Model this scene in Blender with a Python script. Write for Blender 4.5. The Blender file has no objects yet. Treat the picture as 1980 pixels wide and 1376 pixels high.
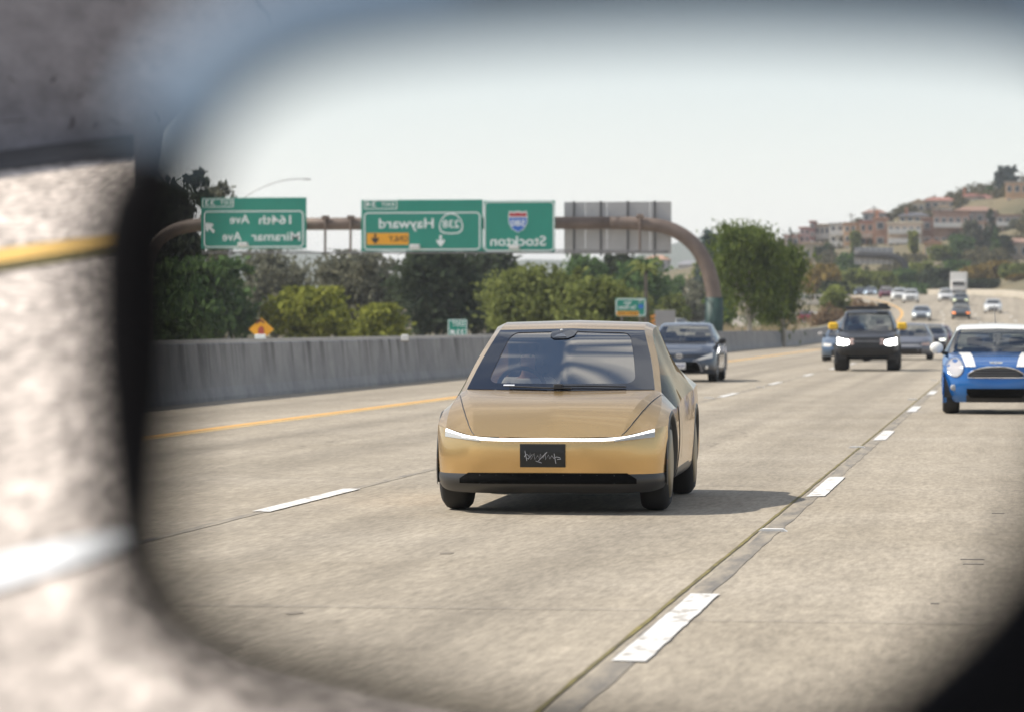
import bpy, math, random
import numpy as np
from mathutils import Vector, Matrix

# ------------------------------------------------------------------ camera, sky, sun, exposure
scn = bpy.context.scene
C = scn.collection
FPX, CX, CY = 7013.0, 990.0, 688.0          # focal length and centre in pixels of a 1980 px wide frame
EYE = Vector((0, 0, 1.4))
YAW, PITCH = math.atan(960 / FPX), math.atan(60 / FPX)
cam_d = bpy.data.cameras.new('camera'); cam = bpy.data.objects.new('camera', cam_d); C.objects.link(cam)
cam_d.sensor_width = 36; cam_d.lens = FPX / 1980 * 36
cam_d.clip_start = 0.05; cam_d.clip_end = 9000
cam.location = EYE; cam.rotation_euler = (math.pi / 2 - PITCH, 0, YAW)
cam_d.dof.use_dof = True; cam_d.dof.focus_distance = 27.4; cam_d.dof.aperture_fstop = 4.2
scn.camera = cam
SUN_TO = Vector((-0.86, -0.06, 1.0)).normalized()      # towards the sun
sun_d = bpy.data.lights.new('sun', 'SUN'); sun = bpy.data.objects.new('sun', sun_d); C.objects.link(sun)
sun_d.energy = 4.6; sun_d.angle = math.radians(0.6); sun_d.color = (1.0, 0.93, 0.82)
sun.rotation_euler = SUN_TO.to_track_quat('Z', 'Y').to_euler()
w = bpy.data.worlds.new('World'); scn.world = w; w.use_nodes = True
nt = w.node_tree; nt.nodes.clear()
def wn(t): return nt.nodes.new(t)
sky = wn('ShaderNodeTexSky'); sky.sky_type = 'NISHITA'; sky.sun_disc = False
sky.sun_elevation = math.asin(SUN_TO.z); sky.sun_rotation = math.atan2(SUN_TO.x, SUN_TO.y)
sky.air_density = 1.0; sky.dust_density = 0.4; sky.ozone_density = 2.2
tc = wn('ShaderNodeTexCoord'); mp = wn('ShaderNodeMapping'); mp.inputs['Scale'].default_value = (1.0, 1.0, 3.0)
mp.inputs['Rotation'].default_value = (0.0, 0.35, 0.5)
nz = wn('ShaderNodeTexNoise'); nz.inputs['Scale'].default_value = 8.0; nz.inputs['Detail'].default_value = 7; nz.inputs['Distortion'].default_value = 0.9
rp = wn('ShaderNodeValToRGB'); rp.color_ramp.elements[0].position = 0.44; rp.color_ramp.elements[1].position = 0.64
rp.color_ramp.elements[0].color = (0.0, 0.0, 0.0, 1); rp.color_ramp.elements[1].color = (0.8, 0.8, 0.8, 1)
sx = wn('ShaderNodeSeparateXYZ'); hz = wn('ShaderNodeMath'); hz.operation = 'MULTIPLY'; hz.inputs[1].default_value = -14.0
ex = wn('ShaderNodeMath'); ex.operation = 'EXPONENT'
mxm = wn('ShaderNodeMath'); mxm.operation = 'MAXIMUM'
cm = wn('ShaderNodeMix'); cm.data_type = 'RGBA'; cm.inputs[7].default_value = (11.1, 11.0, 10.7, 1)
bg = wn('ShaderNodeBackground'); bg.inputs['Strength'].default_value = 0.10
wo = wn('ShaderNodeOutputWorld')
L = nt.links.new
L(tc.outputs['Generated'], mp.inputs[0]); L(mp.outputs[0], nz.inputs['Vector']); L(nz.outputs[0], rp.inputs[0])
L(tc.outputs['Generated'], sx.inputs[0]); L(sx.outputs['Z'], hz.inputs[0]); L(hz.outputs[0], ex.inputs[0])
ce = wn('ShaderNodeMapRange'); ce.inputs[1].default_value = .05; ce.inputs[2].default_value = .35
cmul = wn('ShaderNodeMath'); cmul.operation = 'MULTIPLY'
L(sx.outputs['Z'], ce.inputs[0]); L(rp.outputs[0], cmul.inputs[0]); L(ce.outputs[0], cmul.inputs[1]); L(cmul.outputs[0], mxm.inputs[0]); L(ex.outputs[0], mxm.inputs[1]); mxm.use_clamp = True
L(mxm.outputs[0], cm.inputs[0]); L(sky.outputs[0], cm.inputs[6]); L(cm.outputs[2], bg.inputs['Color']); L(bg.outputs[0], wo.inputs[0])
scn.view_settings.view_transform = 'Standard'; scn.view_settings.look = 'None'
scn.view_settings.gamma = 1; scn.view_settings.use_curve_mapping = False
scn.view_settings.exposure = 0.26

# ------------------------------------------------------------------ sight lines (to measure places off the photograph)
_cp, _sp, _cy, _sy = math.cos(PITCH), math.sin(PITCH), math.cos(YAW), math.sin(YAW)
FWD = Vector((-_sy * _cp, _cy * _cp, -_sp)); RGT = Vector((_cy, _sy, 0)); UPV = RGT.cross(FWD)
def ray(x, y): return FWD + RGT * ((x - CX) / FPX) + UPV * ((CY - y) / FPX)
def gp(x, y, z=0.0):
    r = ray(x, y); t = (z - EYE.z) / r.z
    return EYE + r * t
def at(x, y, Y):
    r = ray(x, y); return EYE + r * (Y / r.y)
def px_size(Y): return Y / FPX          # metres for one photo pixel at distance Y

# ------------------------------------------------------------------ materials
MATS = {}
def mat(name, col=(.5, .5, .5), rough=.6, metal=0.0, var=0.0, scale=5.0, stretch=(1, 1, 1), bump=0.0, bscale=None,
        col2=None, coat=0.0, emit=0.0, spec=None, detail=6.0, ecol=None, ramp=(.3, .7)):
    if name in MATS: return MATS[name]
    m = bpy.data.materials.new(name); m.use_nodes = True; MATS[name] = m
    t = m.node_tree; b = t.nodes['Principled BSDF']
    b.inputs['Roughness'].default_value = rough; b.inputs['Metallic'].default_value = metal
    b.inputs['Coat Weight'].default_value = coat; b.inputs['Coat Roughness'].default_value = 0.04
    if spec is not None: b.inputs['Specular IOR Level'].default_value = spec
    if emit:
        b.inputs['Emission Color'].default_value = (*(ecol or col), 1); b.inputs['Emission Strength'].default_value = emit
    b.inputs['Base Color'].default_value = (*col, 1)
    if var or col2 or bump:
        c = t.nodes.new('ShaderNodeTexCoord'); mpn = t.nodes.new('ShaderNodeMapping'); mpn.inputs['Scale'].default_value = stretch
        n = t.nodes.new('ShaderNodeTexNoise'); n.inputs['Scale'].default_value = scale; n.inputs['Detail'].default_value = detail
        n.inputs['Roughness'].default_value = .65
        t.links.new(c.outputs['Object'], mpn.inputs[0]); t.links.new(mpn.outputs[0], n.inputs['Vector'])
        r = t.nodes.new('ShaderNodeValToRGB'); r.color_ramp.elements[0].position = ramp[0]; r.color_ramp.elements[1].position = ramp[1]
        a = col2 or tuple(min(1, v * (1 + var)) for v in col)
        lo = col if col2 else tuple(v * (1 - var) for v in col)
        r.color_ramp.elements[0].color = (*lo, 1); r.color_ramp.elements[1].color = (*a, 1)
        t.links.new(n.outputs[0], r.inputs[0]); t.links.new(r.outputs[0], b.inputs['Base Color'])
        if bump:
            n2 = n
            if bscale:
                n2 = t.nodes.new('ShaderNodeTexNoise'); n2.inputs['Scale'].default_value = bscale; n2.inputs['Detail'].default_value = 4
                t.links.new(c.outputs['Object'], n2.inputs['Vector'])
            bp = t.nodes.new('ShaderNodeBump'); bp.inputs['Strength'].default_value = bump; bp.inputs['Distance'].default_value = .02
            t.links.new(n2.outputs[0], bp.inputs['Height']); t.links.new(bp.outputs[0], b.inputs['Normal'])
    return m

def concrete(name, a, b_, grain=30.0, gstr=.35, gst=(1, 1, 1), streak=(1.2, .06, 1), sstr=.25, rough=.85, stain=None, tracks=None, aniso=None):
    """Worn concrete: aggregate grain, long streaks of wear, blotches; tracks = X positions of darker wheel paths."""
    m = bpy.data.materials.new(name); m.use_nodes = True; MATS[name] = m
    t = m.node_tree; bs = t.nodes['Principled BSDF']; bs.inputs['Roughness'].default_value = rough
    bs.inputs['Specular IOR Level'].default_value = .25
    c = t.nodes.new('ShaderNodeTexCoord')
    def noise(scale, st=(1, 1, 1), det=5, ro=.6):
        mpn = t.nodes.new('ShaderNodeMapping'); mpn.inputs['Scale'].default_value = st
        if aniso:
            mpn.vector_type = 'TEXTURE'; mpn.inputs['Rotation'].default_value = (0, 0, aniso[0]); mpn.inputs['Scale'].default_value = (1 / st[0], 1 / aniso[1] / st[1], 1 / st[2])
        n = t.nodes.new('ShaderNodeTexNoise'); n.inputs['Scale'].default_value = scale; n.inputs['Detail'].default_value = det
        n.inputs['Roughness'].default_value = ro
        t.links.new(c.outputs['Object'], mpn.inputs[0]); t.links.new(mpn.outputs[0], n.inputs['Vector']); return n.outputs[0]
    def ramp(src, p0, p1, v0, v1):
        r = t.nodes.new('ShaderNodeMapRange'); r.inputs[1].default_value = p0; r.inputs[2].default_value = p1
        r.inputs[3].default_value = v0; r.inputs[4].default_value = v1; t.links.new(src, r.inputs[0]); return r.outputs[0]
    def mul(x, y):
        k = t.nodes.new('ShaderNodeMath'); k.operation = 'MULTIPLY'; t.links.new(x, k.inputs[0]); t.links.new(y, k.inputs[1]); return k.outputs[0]
    mx = t.nodes.new('ShaderNodeMix'); mx.data_type = 'RGBA'
    mx.inputs[6].default_value = (*a, 1); mx.inputs[7].default_value = (*b_, 1)
    t.links.new(ramp(noise(.35, det=4), .3, .7, 0, 1), mx.inputs[0])
    g = noise(grain, gst, 3, .7)
    f = ramp(g, .28, .72, 1 - gstr, 1 + gstr * .75)
    f = mul(f, ramp(noise(1.0, streak, 5), .3, .7, 1 - sstr, 1 + sstr * .6))
    f = mul(f, ramp(noise(grain * .23, gst, 4), .3, .7, 1 - gstr * .4, 1 + gstr * .4))
    if tracks:
        s = t.nodes.new('ShaderNodeSeparateXYZ'); t.links.new(c.outputs['Object'], s.inputs[0])
        for x0, wd, amt in tracks:
            d = t.nodes.new('ShaderNodeMath'); d.operation = 'SUBTRACT'; d.inputs[1].default_value = x0; t.links.new(s.outputs['X'], d.inputs[0])
            ab = t.nodes.new('ShaderNodeMath'); ab.operation = 'ABSOLUTE'; t.links.new(d.outputs[0], ab.inputs[0])
            r = t.nodes.new('ShaderNodeMapRange'); r.interpolation_type = 'SMOOTHSTEP'
            r.inputs[1].default_value = 0; r.inputs[2].default_value = wd; r.inputs[3].default_value = 1 - amt; r.inputs[4].default_value = 1
            t.links.new(ab.outputs[0], r.inputs[0]); f = mul(f, r.outputs[0])
    vm = t.nodes.new('ShaderNodeVectorMath'); vm.operation = 'SCALE'
    t.links.new(mx.outputs[2], vm.inputs[0]); t.links.new(f, vm.inputs['Scale'])
    t.links.new(vm.outputs[0], bs.inputs['Base Color'])
    bp = t.nodes.new('ShaderNodeBump'); bp.inputs['Strength'].default_value = .35; bp.inputs['Distance'].default_value = .006
    t.links.new(g, bp.inputs['Height']); t.links.new(bp.outputs[0], bs.inputs['Normal'])
    return m

def leaf_mat(name, a, b_, trans=.35):
    if name in MATS: return MATS[name]
    m = bpy.data.materials.new(name); m.use_nodes = True; MATS[name] = m
    t = m.node_tree; t.nodes.clear()
    o = t.nodes.new('ShaderNodeOutputMaterial'); d = t.nodes.new('ShaderNodeBsdfDiffuse'); tr = t.nodes.new('ShaderNodeBsdfTranslucent')
    g = t.nodes.new('ShaderNodeNewGeometry'); c = t.nodes.new('ShaderNodeTexCoord')
    n = t.nodes.new('ShaderNodeTexNoise'); n.inputs['Scale'].default_value = .7; n.inputs['Detail'].default_value = 3
    t.links.new(c.outputs['Object'], n.inputs['Vector'])
    ad = t.nodes.new('ShaderNodeMath'); ad.operation = 'MULTIPLY_ADD'; ad.inputs[1].default_value = .55
    sb = t.nodes.new('ShaderNodeMath'); sb.operation = 'MULTIPLY_ADD'; sb.inputs[1].default_value = 1.6; sb.inputs[2].default_value = -.55
    t.links.new(n.outputs[0], sb.inputs[0]); t.links.new(g.outputs['Random Per Island'], ad.inputs[0]); t.links.new(sb.outputs[0], ad.inputs[2])
    mx = t.nodes.new('ShaderNodeMix'); mx.data_type = 'RGBA'; mx.clamp_factor = True
    mx.inputs[6].default_value = (*a, 1); mx.inputs[7].default_value = (*b_, 1)
    t.links.new(ad.outputs[0], mx.inputs[0])
    t.links.new(mx.outputs[2], d.inputs[0]); t.links.new(mx.outputs[2], tr.inputs[0])
    ms = t.nodes.new('ShaderNodeMixShader'); ms.inputs[0].default_value = trans
    t.links.new(d.outputs[0], ms.inputs[1]); t.links.new(tr.outputs[0], ms.inputs[2]); t.links.new(ms.outputs[0], o.inputs[0])
    return m

def glass_mat(name, tint, refl, rough=.02, gcol=(1, 1, 1)):
    if name in MATS: return MATS[name]
    m = bpy.data.materials.new(name); m.use_nodes = True; MATS[name] = m
    t = m.node_tree; t.nodes.clear()
    o = t.nodes.new('ShaderNodeOutputMaterial'); tr = t.nodes.new('ShaderNodeBsdfTransparent'); gl = t.nodes.new('ShaderNodeBsdfGlossy')
    tr.inputs[0].default_value = (*tint, 1); gl.inputs['Roughness'].default_value = rough; gl.inputs[0].default_value = (*gcol, 1)
    lw = t.nodes.new('ShaderNodeLayerWeight'); lw.inputs[0].default_value = .25
    ma = t.nodes.new('ShaderNodeMath'); ma.operation = 'MULTIPLY_ADD'; ma.inputs[1].default_value = .8; ma.inputs[2].default_value = refl; ma.use_clamp = True
    t.links.new(lw.outputs['Fresnel'], ma.inputs[0])
    ms = t.nodes.new('ShaderNodeMixShader'); t.links.new(ma.outputs[0], ms.inputs[0])
    t.links.new(tr.outputs[0], ms.inputs[1]); t.links.new(gl.outputs[0], ms.inputs[2]); t.links.new(ms.outputs[0], o.inputs[0])
    return m

# ------------------------------------------------------------------ mesh helpers
def link(o, parent=None):
    C.objects.link(o)
    if parent is not None: o.parent = parent
    return o
def tag(o, label, cat, group=None, kind=None):
    o['label'] = label
    if cat: o['category'] = cat
    if group: o['group'] = group
    if kind: o['kind'] = kind
    return o
def thing(name, label, cat, loc=(0, 0, 0), rotz=0, group=None):
    o = bpy.data.objects.new(name, None); o.empty_display_size = .2
    o.location = loc; o.rotation_euler = (0, 0, rotz)
    link(o); return tag(o, label, cat, group)
def mobj(name, V, F, m, parent=None, smooth=False):
    me = bpy.data.meshes.new(name)
    if isinstance(F, np.ndarray):
        V = np.asarray(V, dtype=np.float32); k = F.shape[1]
        me.vertices.add(len(V)); me.vertices.foreach_set('co', V.ravel())
        me.loops.add(F.size); me.loops.foreach_set('vertex_index', F.astype(np.int32).ravel())
        me.polygons.add(len(F)); me.polygons.foreach_set('loop_start', np.arange(0, F.size, k, dtype=np.int32))
        me.update(calc_edges=True); me.validate()
    else:
        me.from_pydata([tuple(v) for v in V], [], F); me.update()
    if smooth: me.polygons.foreach_set('use_smooth', [True] * len(me.polygons))
    if m is not None: me.materials.append(m)
    return link(bpy.data.objects.new(name, me), parent)
def struct(o):
    o['kind'] = 'structure'; return o

class MB:
    """Collects shapes into one mesh."""
    def __init__(s): s.V, s.F = [], []
    def add(s, V, F):
        n = len(s.V); s.V += [tuple(v) for v in V]; s.F += [tuple(i + n for i in f) for f in F]; return s
    def box(s, x0, x1, y0, y1, z0, z1):
        return s.add([(x0, y0, z0), (x1, y0, z0), (x1, y1, z0), (x0, y1, z0), (x0, y0, z1), (x1, y0, z1), (x1, y1, z1), (x0, y1, z1)],
                     [(0, 3, 2, 1), (4, 5, 6, 7), (0, 1, 5, 4), (1, 2, 6, 5), (2, 3, 7, 6), (3, 0, 4, 7)])
    def bbox(s, x0, x1, y0, y1, z0, z1, b=.02):
        """box with bevelled edges"""
        V, F = [], []
        xs, ys, zs = (x0, x1), (y0, y1), (z0, z1)
        idx = {}
        for i in (0, 1):
            for j in (0, 1):
                for k in (0, 1):
                    sx_, sy_, sz_ = (b, -b)[i], (b, -b)[j], (b, -b)[k]
                    for a, p in (('x', (xs[i], ys[j] + sy_, zs[k] + sz_)), ('y', (xs[i] + sx_, ys[j], zs[k] + sz_)), ('z', (xs[i] + sx_, ys[j] + sy_, zs[k]))):
                        idx[(i, j, k, a)] = len(V); V.append(p)
        g = lambda i, j, k, a: idx[(i, j, k, a)]
        for i in (0, 1): F.append(tuple(g(i, j, k, 'x') for j, k in ((0, 0), (1, 0), (1, 1), (0, 1))))
        for j in (0, 1): F.append(tuple(g(i, j, k, 'y') for i, k in ((0, 0), (1, 0), (1, 1), (0, 1))))
        for k in (0, 1): F.append(tuple(g(i, j, k, 'z') for i, j in ((0, 0), (1, 0), (1, 1), (0, 1))))
        for j in (0, 1):
            for k in (0, 1): F.append((g(0, j, k, 'y'), g(1, j, k, 'y'), g(1, j, k, 'z'), g(0, j, k, 'z')))
        for i in (0, 1):
            for k in (0, 1): F.append((g(i, 0, k, 'x'), g(i, 1, k, 'x'), g(i, 1, k, 'z'), g(i, 0, k, 'z')))
        for i in (0, 1):
            for j in (0, 1): F.append((g(i, j, 0, 'x'), g(i, j, 1, 'x'), g(i, j, 1, 'y'), g(i, j, 0, 'y')))
        for i in (0, 1):
            for j in (0, 1):
                for k in (0, 1): F.append((g(i, j, k, 'x'), g(i, j, k, 'y'), g(i, j, k, 'z')))
        return s.add(V, F)
    def tube(s, pts, r, n=10, cap=True):
        pts = [Vector(p) for p in pts]; rs = r if isinstance(r, (list, tuple)) else [r] * len(pts)
        V, F = [], []
        ds = [(pts[min(i + 1, len(pts) - 1)] - pts[max(i - 1, 0)]).normalized() for i in range(len(pts))]
        axes = [Vector((0, 0, 1)), Vector((0, 1, 0)), Vector((1, 0, 0))]
        a = min(axes, key=lambda q: max(abs(q.dot(d)) for d in ds))
        for i, p in enumerate(pts):
            d = ds[i]; u = d.cross(a).normalized(); v = d.cross(u).normalized()
            for k in range(n):
                an = 2 * math.pi * k / n
                V.append(p + (u * math.cos(an) + v * math.sin(an)) * rs[i])
        for i in range(len(pts) - 1):
            for k in range(n):
                F.append((i * n + k, i * n + (k + 1) % n, (i + 1) * n + (k + 1) % n, (i + 1) * n + k))
        if cap: F.append(tuple(range(n))[::-1]); F.append(tuple((len(pts) - 1) * n + k for k in range(n)))
        return s.add(V, F)
    def lathe_x(s, prof, n=28, cx=0, cy=0, cz=0):
        """profile of (x, r) turned round the X axis"""
        V, F = [], []
        for x, r in prof:
            for k in range(n):
                an = 2 * math.pi * k / n; V.append((cx + x, cy + r * math.cos(an), cz + r * math.sin(an)))
        for i in range(len(prof) - 1):
            for k in range(n):
                F.append((i * n + k, i * n + (k + 1) % n, (i + 1) * n + (k + 1) % n, (i + 1) * n + k))
        return s.add(V, F)
    def ball(s, c, rx, ry, rz, n=12, m=8):
        V, F = [], []
        for i in range(m + 1):
            th = math.pi * i / m
            for k in range(n):
                ph = 2 * math.pi * k / n
                V.append((c[0] + rx * math.sin(th) * math.cos(ph), c[1] + ry * math.sin(th) * math.sin(ph), c[2] + rz * math.cos(th)))
        for i in range(m):
            for k in range(n): F.append((i * n + k, (i + 1) * n + k, (i + 1) * n + (k + 1) % n, i * n + (k + 1) % n))
        return s.add(V, F)
    def prism(s, poly, axis, a, b):
        """polygon (2 coords) extruded along axis from a to b"""
        n = len(poly)
        def mk(p, t): return {'x': (t, p[0], p[1]), 'y': (p[0], t, p[1]), 'z': (p[0], p[1], t)}[axis]
        V = [mk(p, a) for p in poly] + [mk(p, b) for p in poly]
        F = [tuple(range(n))[::-1], tuple(range(n, 2 * n))] + [(i, (i + 1) % n, n + (i + 1) % n, n + i) for i in range(n)]
        return s.add(V, F)
    def build(s, name, m, parent=None, smooth=False): return mobj(name, s.V, s.F, m, parent, smooth)

def text_mesh(name, s, size, m, parent, cx, cz, y, bold=.012, depth=.01, flip=True, width=None):
    """lettering lying in the XZ plane at depth y, facing -Y; flip reverses it left to right"""
    cu = bpy.data.curves.new(name, 'FONT'); cu.body = s; cu.size = size; cu.align_x = 'CENTER'; cu.align_y = 'CENTER'
    cu.offset = bold * size; cu.resolution_u = 3
    o = bpy.data.objects.new(name, cu); C.objects.link(o)
    dg = bpy.context.evaluated_depsgraph_get(); me = bpy.data.meshes.new_from_object(o.evaluated_get(dg))
    bpy.data.objects.remove(o); bpy.data.curves.remove(cu)
    n = len(me.vertices); co = np.empty(n * 3, dtype=np.float32); me.vertices.foreach_get('co', co); co = co.reshape(-1, 3)
    k = 1.0
    if width and n: k = width / max(1e-6, co[:, 0].max() - co[:, 0].min())
    new = np.stack([cx + co[:, 0] * k * (-1 if flip else 1), np.full(n, y), cz + co[:, 1]], 1).astype(np.float32)
    me.vertices.foreach_set('co', new.ravel()); me.update()
    me.name = name; me.materials.clear(); me.materials.append(m)
    return link(bpy.data.objects.new(name, me), parent)

def interp(tab, y):
    xs = [a for a, _ in tab]; ys = [b for _, b in tab]
    return float(np.interp(y, xs, ys))
def smooth_tab(tab):
    """a smooth curve through the table, as a function"""
    xs = np.array([a for a, _ in tab], float); ys = np.array([b for _, b in tab], float)
    m = np.gradient(ys, xs)
    def f(x):
        if x <= xs[0]: return float(ys[0] + m[0] * (x - xs[0]))
        if x >= xs[-1]: return float(ys[-1] + m[-1] * (x - xs[-1]))
        i = int(np.searchsorted(xs, x) - 1); h = xs[i + 1] - xs[i]; t = (x - xs[i]) / h
        return float((2*t**3-3*t**2+1)*ys[i] + (t**3-2*t**2+t)*h*m[i] + (-2*t**3+3*t**2)*ys[i+1] + (t**3-t**2)*h*m[i+1])
    return f

# ------------------------------------------------------------------ the setting: ground, roads, markings, ramp
zr = smooth_tab([(-20, 0), (100, 0), (200, 0), (262, .0), (300, .35), (340, 1.6), (380, 2.75), (430, 3.95), (480, 5.0), (560, 6.0), (660, 6.8), (900, 8)])
yl = smooth_tab([(-20, -10.6), (100, -10.6), (250, -10.6), (320, -10.3), (380, -11.0), (430, -14.2), (500, -21.5), (600, -38), (760, -75), (900, -118)])
rr = smooth_tab([(-20, 11), (100, 11), (250, 10.5), (330, 8.5), (400, 5.2), (480, -.2), (560, -8.5), (640, -19), (760, -42), (900, -80)])
def lat(Y, off):
    """X of a line that lies off metres right of the yellow edge line"""
    return yl(Y) + off * (rr(Y) - yl(Y)) / 21.6
ROAD_Y = list(range(-12, 120, 6)) + list(range(120, 700, 10)) + [720, 760, 800, 850, 900]

M_road = concrete('road_concrete', (.325, .28, .215), (.39, .34, .27), grain=24, gstr=.27, gst=(1, .13, 1), streak=(1.3, .02, 1), sstr=.16,
                  tracks=[(-4.5, .6, .15), (-2.6, .6, .15), (-9.0, .6, .17), (-7.2, .6, .17), (-12.5, 1.4, .14), (-3.55, .3, .14), (-8.1, .35, .12), (.9, .6, .12), (2.4, .5, .06)])
M_opp = concrete('opposite_concrete', (.36, .32, .27), (.42, .385, .33), grain=10)
M_white = mat('road_paint_white', (.38, .34, .29), .6, col2=(.70, .685, .65), scale=8, stretch=(1, .4, 1), ramp=(.38, .47), detail=12)
M_yell = mat('road_paint_yellow', (.68, .37, .09), .6, var=.14, scale=4, stretch=(1, .3, 1))
M_tar = mat('tar_band', (.17, .155, .135), .85, col2=(.33, .285, .22), scale=3.0, stretch=(2.5, .35, 1), ramp=(.38, .60), detail=12)
M_moss = mat('mossy_joint', (.09, .075, .045), .95, col2=(.24, .20, .06), scale=5, stretch=(1, .5, 1))
M_joint = mat('joint_dark', (.20, .18, .16), .9)
M_dirt = mat('dry_ground', (.30, .25, .16), .95, col2=(.42, .35, .22), scale=.25)

# flat ground reaching the horizon
gb = MB(); gb.add([(-3000, -300, -.35), (3000, -300, -.35), (3000, 6000, -.35), (-3000, 6000, -.35)], [(0, 1, 2, 3)])
struct(gb.build('ground', M_dirt))

def ribbon(name, xl, xr, zf, m, parent=None, ys=ROAD_Y, cols=1, up=0.0):
    V, F = [], []
    for Y in ys:
        a, b = xl(Y), xr(Y)
        for k in range(cols + 1):
            t = k / cols; V.append((a + (b - a) * t, Y, zf(Y) + up))
    n = cols + 1
    for i in range(len(ys) - 1):
        for k in range(cols): F.append((i * n + k, i * n + k + 1, (i + 1) * n + k + 1, (i + 1) * n + k))
    return mobj(name, V, F, m, parent)
road = struct(ribbon('road', lambda Y: yl(Y) - 4.1, lambda Y: rr(Y) + 1.2, zr, M_road, cols=6))
# edge line of two thin yellow stripes, lane lines
def line(name, off, wd, m, y0, y1, up=.005, step=8):
    n = max(1, int(math.ceil((y1 - y0) / step))); ys = [y0 + (y1 - y0) * i / n for i in range(n + 1)]
    return ribbon(name, lambda Y: lat(Y, off) - wd / 2, lambda Y: lat(Y, off) + wd / 2, zr, m, road, ys, up=up * .7)
line('yellow_line', -.08, .20, M_yell, -10, 690); line('yellow_line', .13, .12, mat('road_paint_pale_yellow', (.60, .42, .18), .6, var=.15, scale=4), -10, 690)
def rough_line(name, off, wd, m, y0, y1, up, jit, step=.35):
    V, F = [], []; n = int((y1 - y0) / step); g_ = random.Random(int(off * 100))
    for i in range(n + 1):
        yy = y0 + step * i; V += [(lat(yy, off) - wd / 2 + g_.uniform(-jit, jit), yy, zr(yy) + up), (lat(yy, off) + wd / 2 + g_.uniform(-jit, jit), yy, zr(yy) + up)]
    return mobj(name, V, [(2*i, 2*i+1, 2*i+3, 2*i+2) for i in range(n)], m, road)
rough_line('lane_joint', 5.05, .085, M_tar, -10, 200, .003, .006); rough_line('lane_joint', 9.0, .12, M_tar, -10, 200, .003, .009)
rough_line('mossy_joint', 8.905, .022, M_moss, -10, 200, .005, .004)
for k in range(-1, 26):                           # painted dashes on both lane lines and further lanes
    for off, ph, wd in ((5.05, 11.7, .15), (9.035, .0, .147), (13.0, 6.0, .15), (16.8, 3.0, .15)):
        y0 = 14.95 + ph - 14.63 * (1 if ph > 8 else 0) + 14.63 * k
        if y0 < 1: continue
        if off < 6 and k == 0: pass
        if y0 > 120: line('lane_dash', off, wd, M_white, y0, y0 + 3.85, .011, step=4); continue
        V, F = [], []; dg_ = random.Random(k * 31 + int(off * 10)); nn = 22          # chipped, uneven edges
        for i in range(nn + 1):
            yy = y0 + 3.85 * i / nn; jl, jr = dg_.uniform(-.0035, .0035), dg_.uniform(-.0035, .0035)
            V += [(lat(yy, off) - wd / 2 + jl, yy + (dg_.uniform(-.12, .12) if i in (0, nn) else 0), .0075), (lat(yy, off) + wd / 2 + jr, yy + (dg_.uniform(-.12, .12) if i in (0, nn) else 0), .0075)]
        for i in range(nn): F.append((2*i, 2*i+1, 2*i+3, 2*i+2))
        mobj('lane_dash', V, F, M_white, road)
for k in range(0, 14, 3):                           # saw-cut joints across the slab
    y0 = 17.1 + 4.6 * k
    for a, b in ((9.1, 21), (5.2, 8.85), (.3, 4.9)):
        yy = y0 + (1.7 if a < 5 else .6 if a < 9 else 0)
        mb = MB(); xa, xb = lat(yy, a), lat(yy, b)
        mb.add([(xa, yy - .008, .007), (xb, yy - .008, .007), (xb, yy + .008, .007), (xa, yy + .008, .007)], [(0, 1, 2, 3)])
        mb.build('slab_joint', M_joint, road)
# raised markers beside the lane line
for (x, y) in ((1494, 1026), (1806, 735), (1764, 772), (1657, 865), (1370, 769), (1470, 748)):
    p = gp(x, y); mb = MB()
    mb.prism([(p.x - .10, 0), (p.x + .10, 0), (p.x + .07, .018), (p.x - .07, .018)], 'y', p.y - .05, p.y + .05)
    o = mb.build('lane_marker', mat('marker_white', (.72, .70, .66), .5), road)
# seams left on the bare slab at the right
for (x, y, wpx) in ((1880, 1081, 46), (1882, 1090, 40), (1807, 1166, 16), (1930, 992, 24)):
    p = gp(x, y); hw = wpx * px_size(p.y) / 2; mb = MB()
    mb.box(p.x - hw, p.x + hw, p.y - .02, p.y + .02, .0, .004); mb.build('slab_scar', M_joint, road)

for i in range(46):                               # oil drips down the middle of the lanes
    g_ = random.Random(900 + i); Y0 = 13 + 60 * g_.random() ** 1.6; xo_ = g_.choice((-3.55, -3.5, .8, -8.1)) + g_.gauss(0, .22); r_ = g_.uniform(.015, .045)
    V = [(xo_ + r_ * g_.uniform(.7, 1.2) * math.cos(a * .785), Y0 + 2.6 * r_ * g_.uniform(.7, 1.2) * math.sin(a * .785), .003) for a in range(8)]
    mobj('oil_spot', V, [tuple(range(8))], mat('oil_stain', (.235, .20, .155), .8, var=.15, scale=9), road)

# median barrier: F-shape section swept along the road
def sweep_barrier(name, label, xf, y0, y1, h, m, zf=zr, step=10, wd=.3, group=None):
    n = int((y1 - y0) / step); ys = [y0 + (y1 - y0) * i / n for i in range(n + 1)]
    sec = [(.0, -.05), (.0, .07), (-.05, .25), (-.13, h - .03), (-.15, h), (-.15 - wd * .6, h), (-.17 - wd * .6, h - .03), (-wd - .25, .25), (-wd - .3, .07), (-wd - .3, -.05)]
    V, F = [], []
    for Y in ys:
        for sx_, sz_ in sec: V.append((xf(Y) + sx_, Y, zf(Y) + sz_))
    k = len(sec)
    for i in range(n):
        for j in range(k - 1): F.append((i * k + j, i * k + j + 1, (i + 1) * k + j + 1, (i + 1) * k + j))
    F.append(tuple(range(k))); F.append(tuple(n * k + j for j in range(k))[::-1])
    o = mobj(name, V, F, m); return tag(o, label, 'barrier', group)
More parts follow.
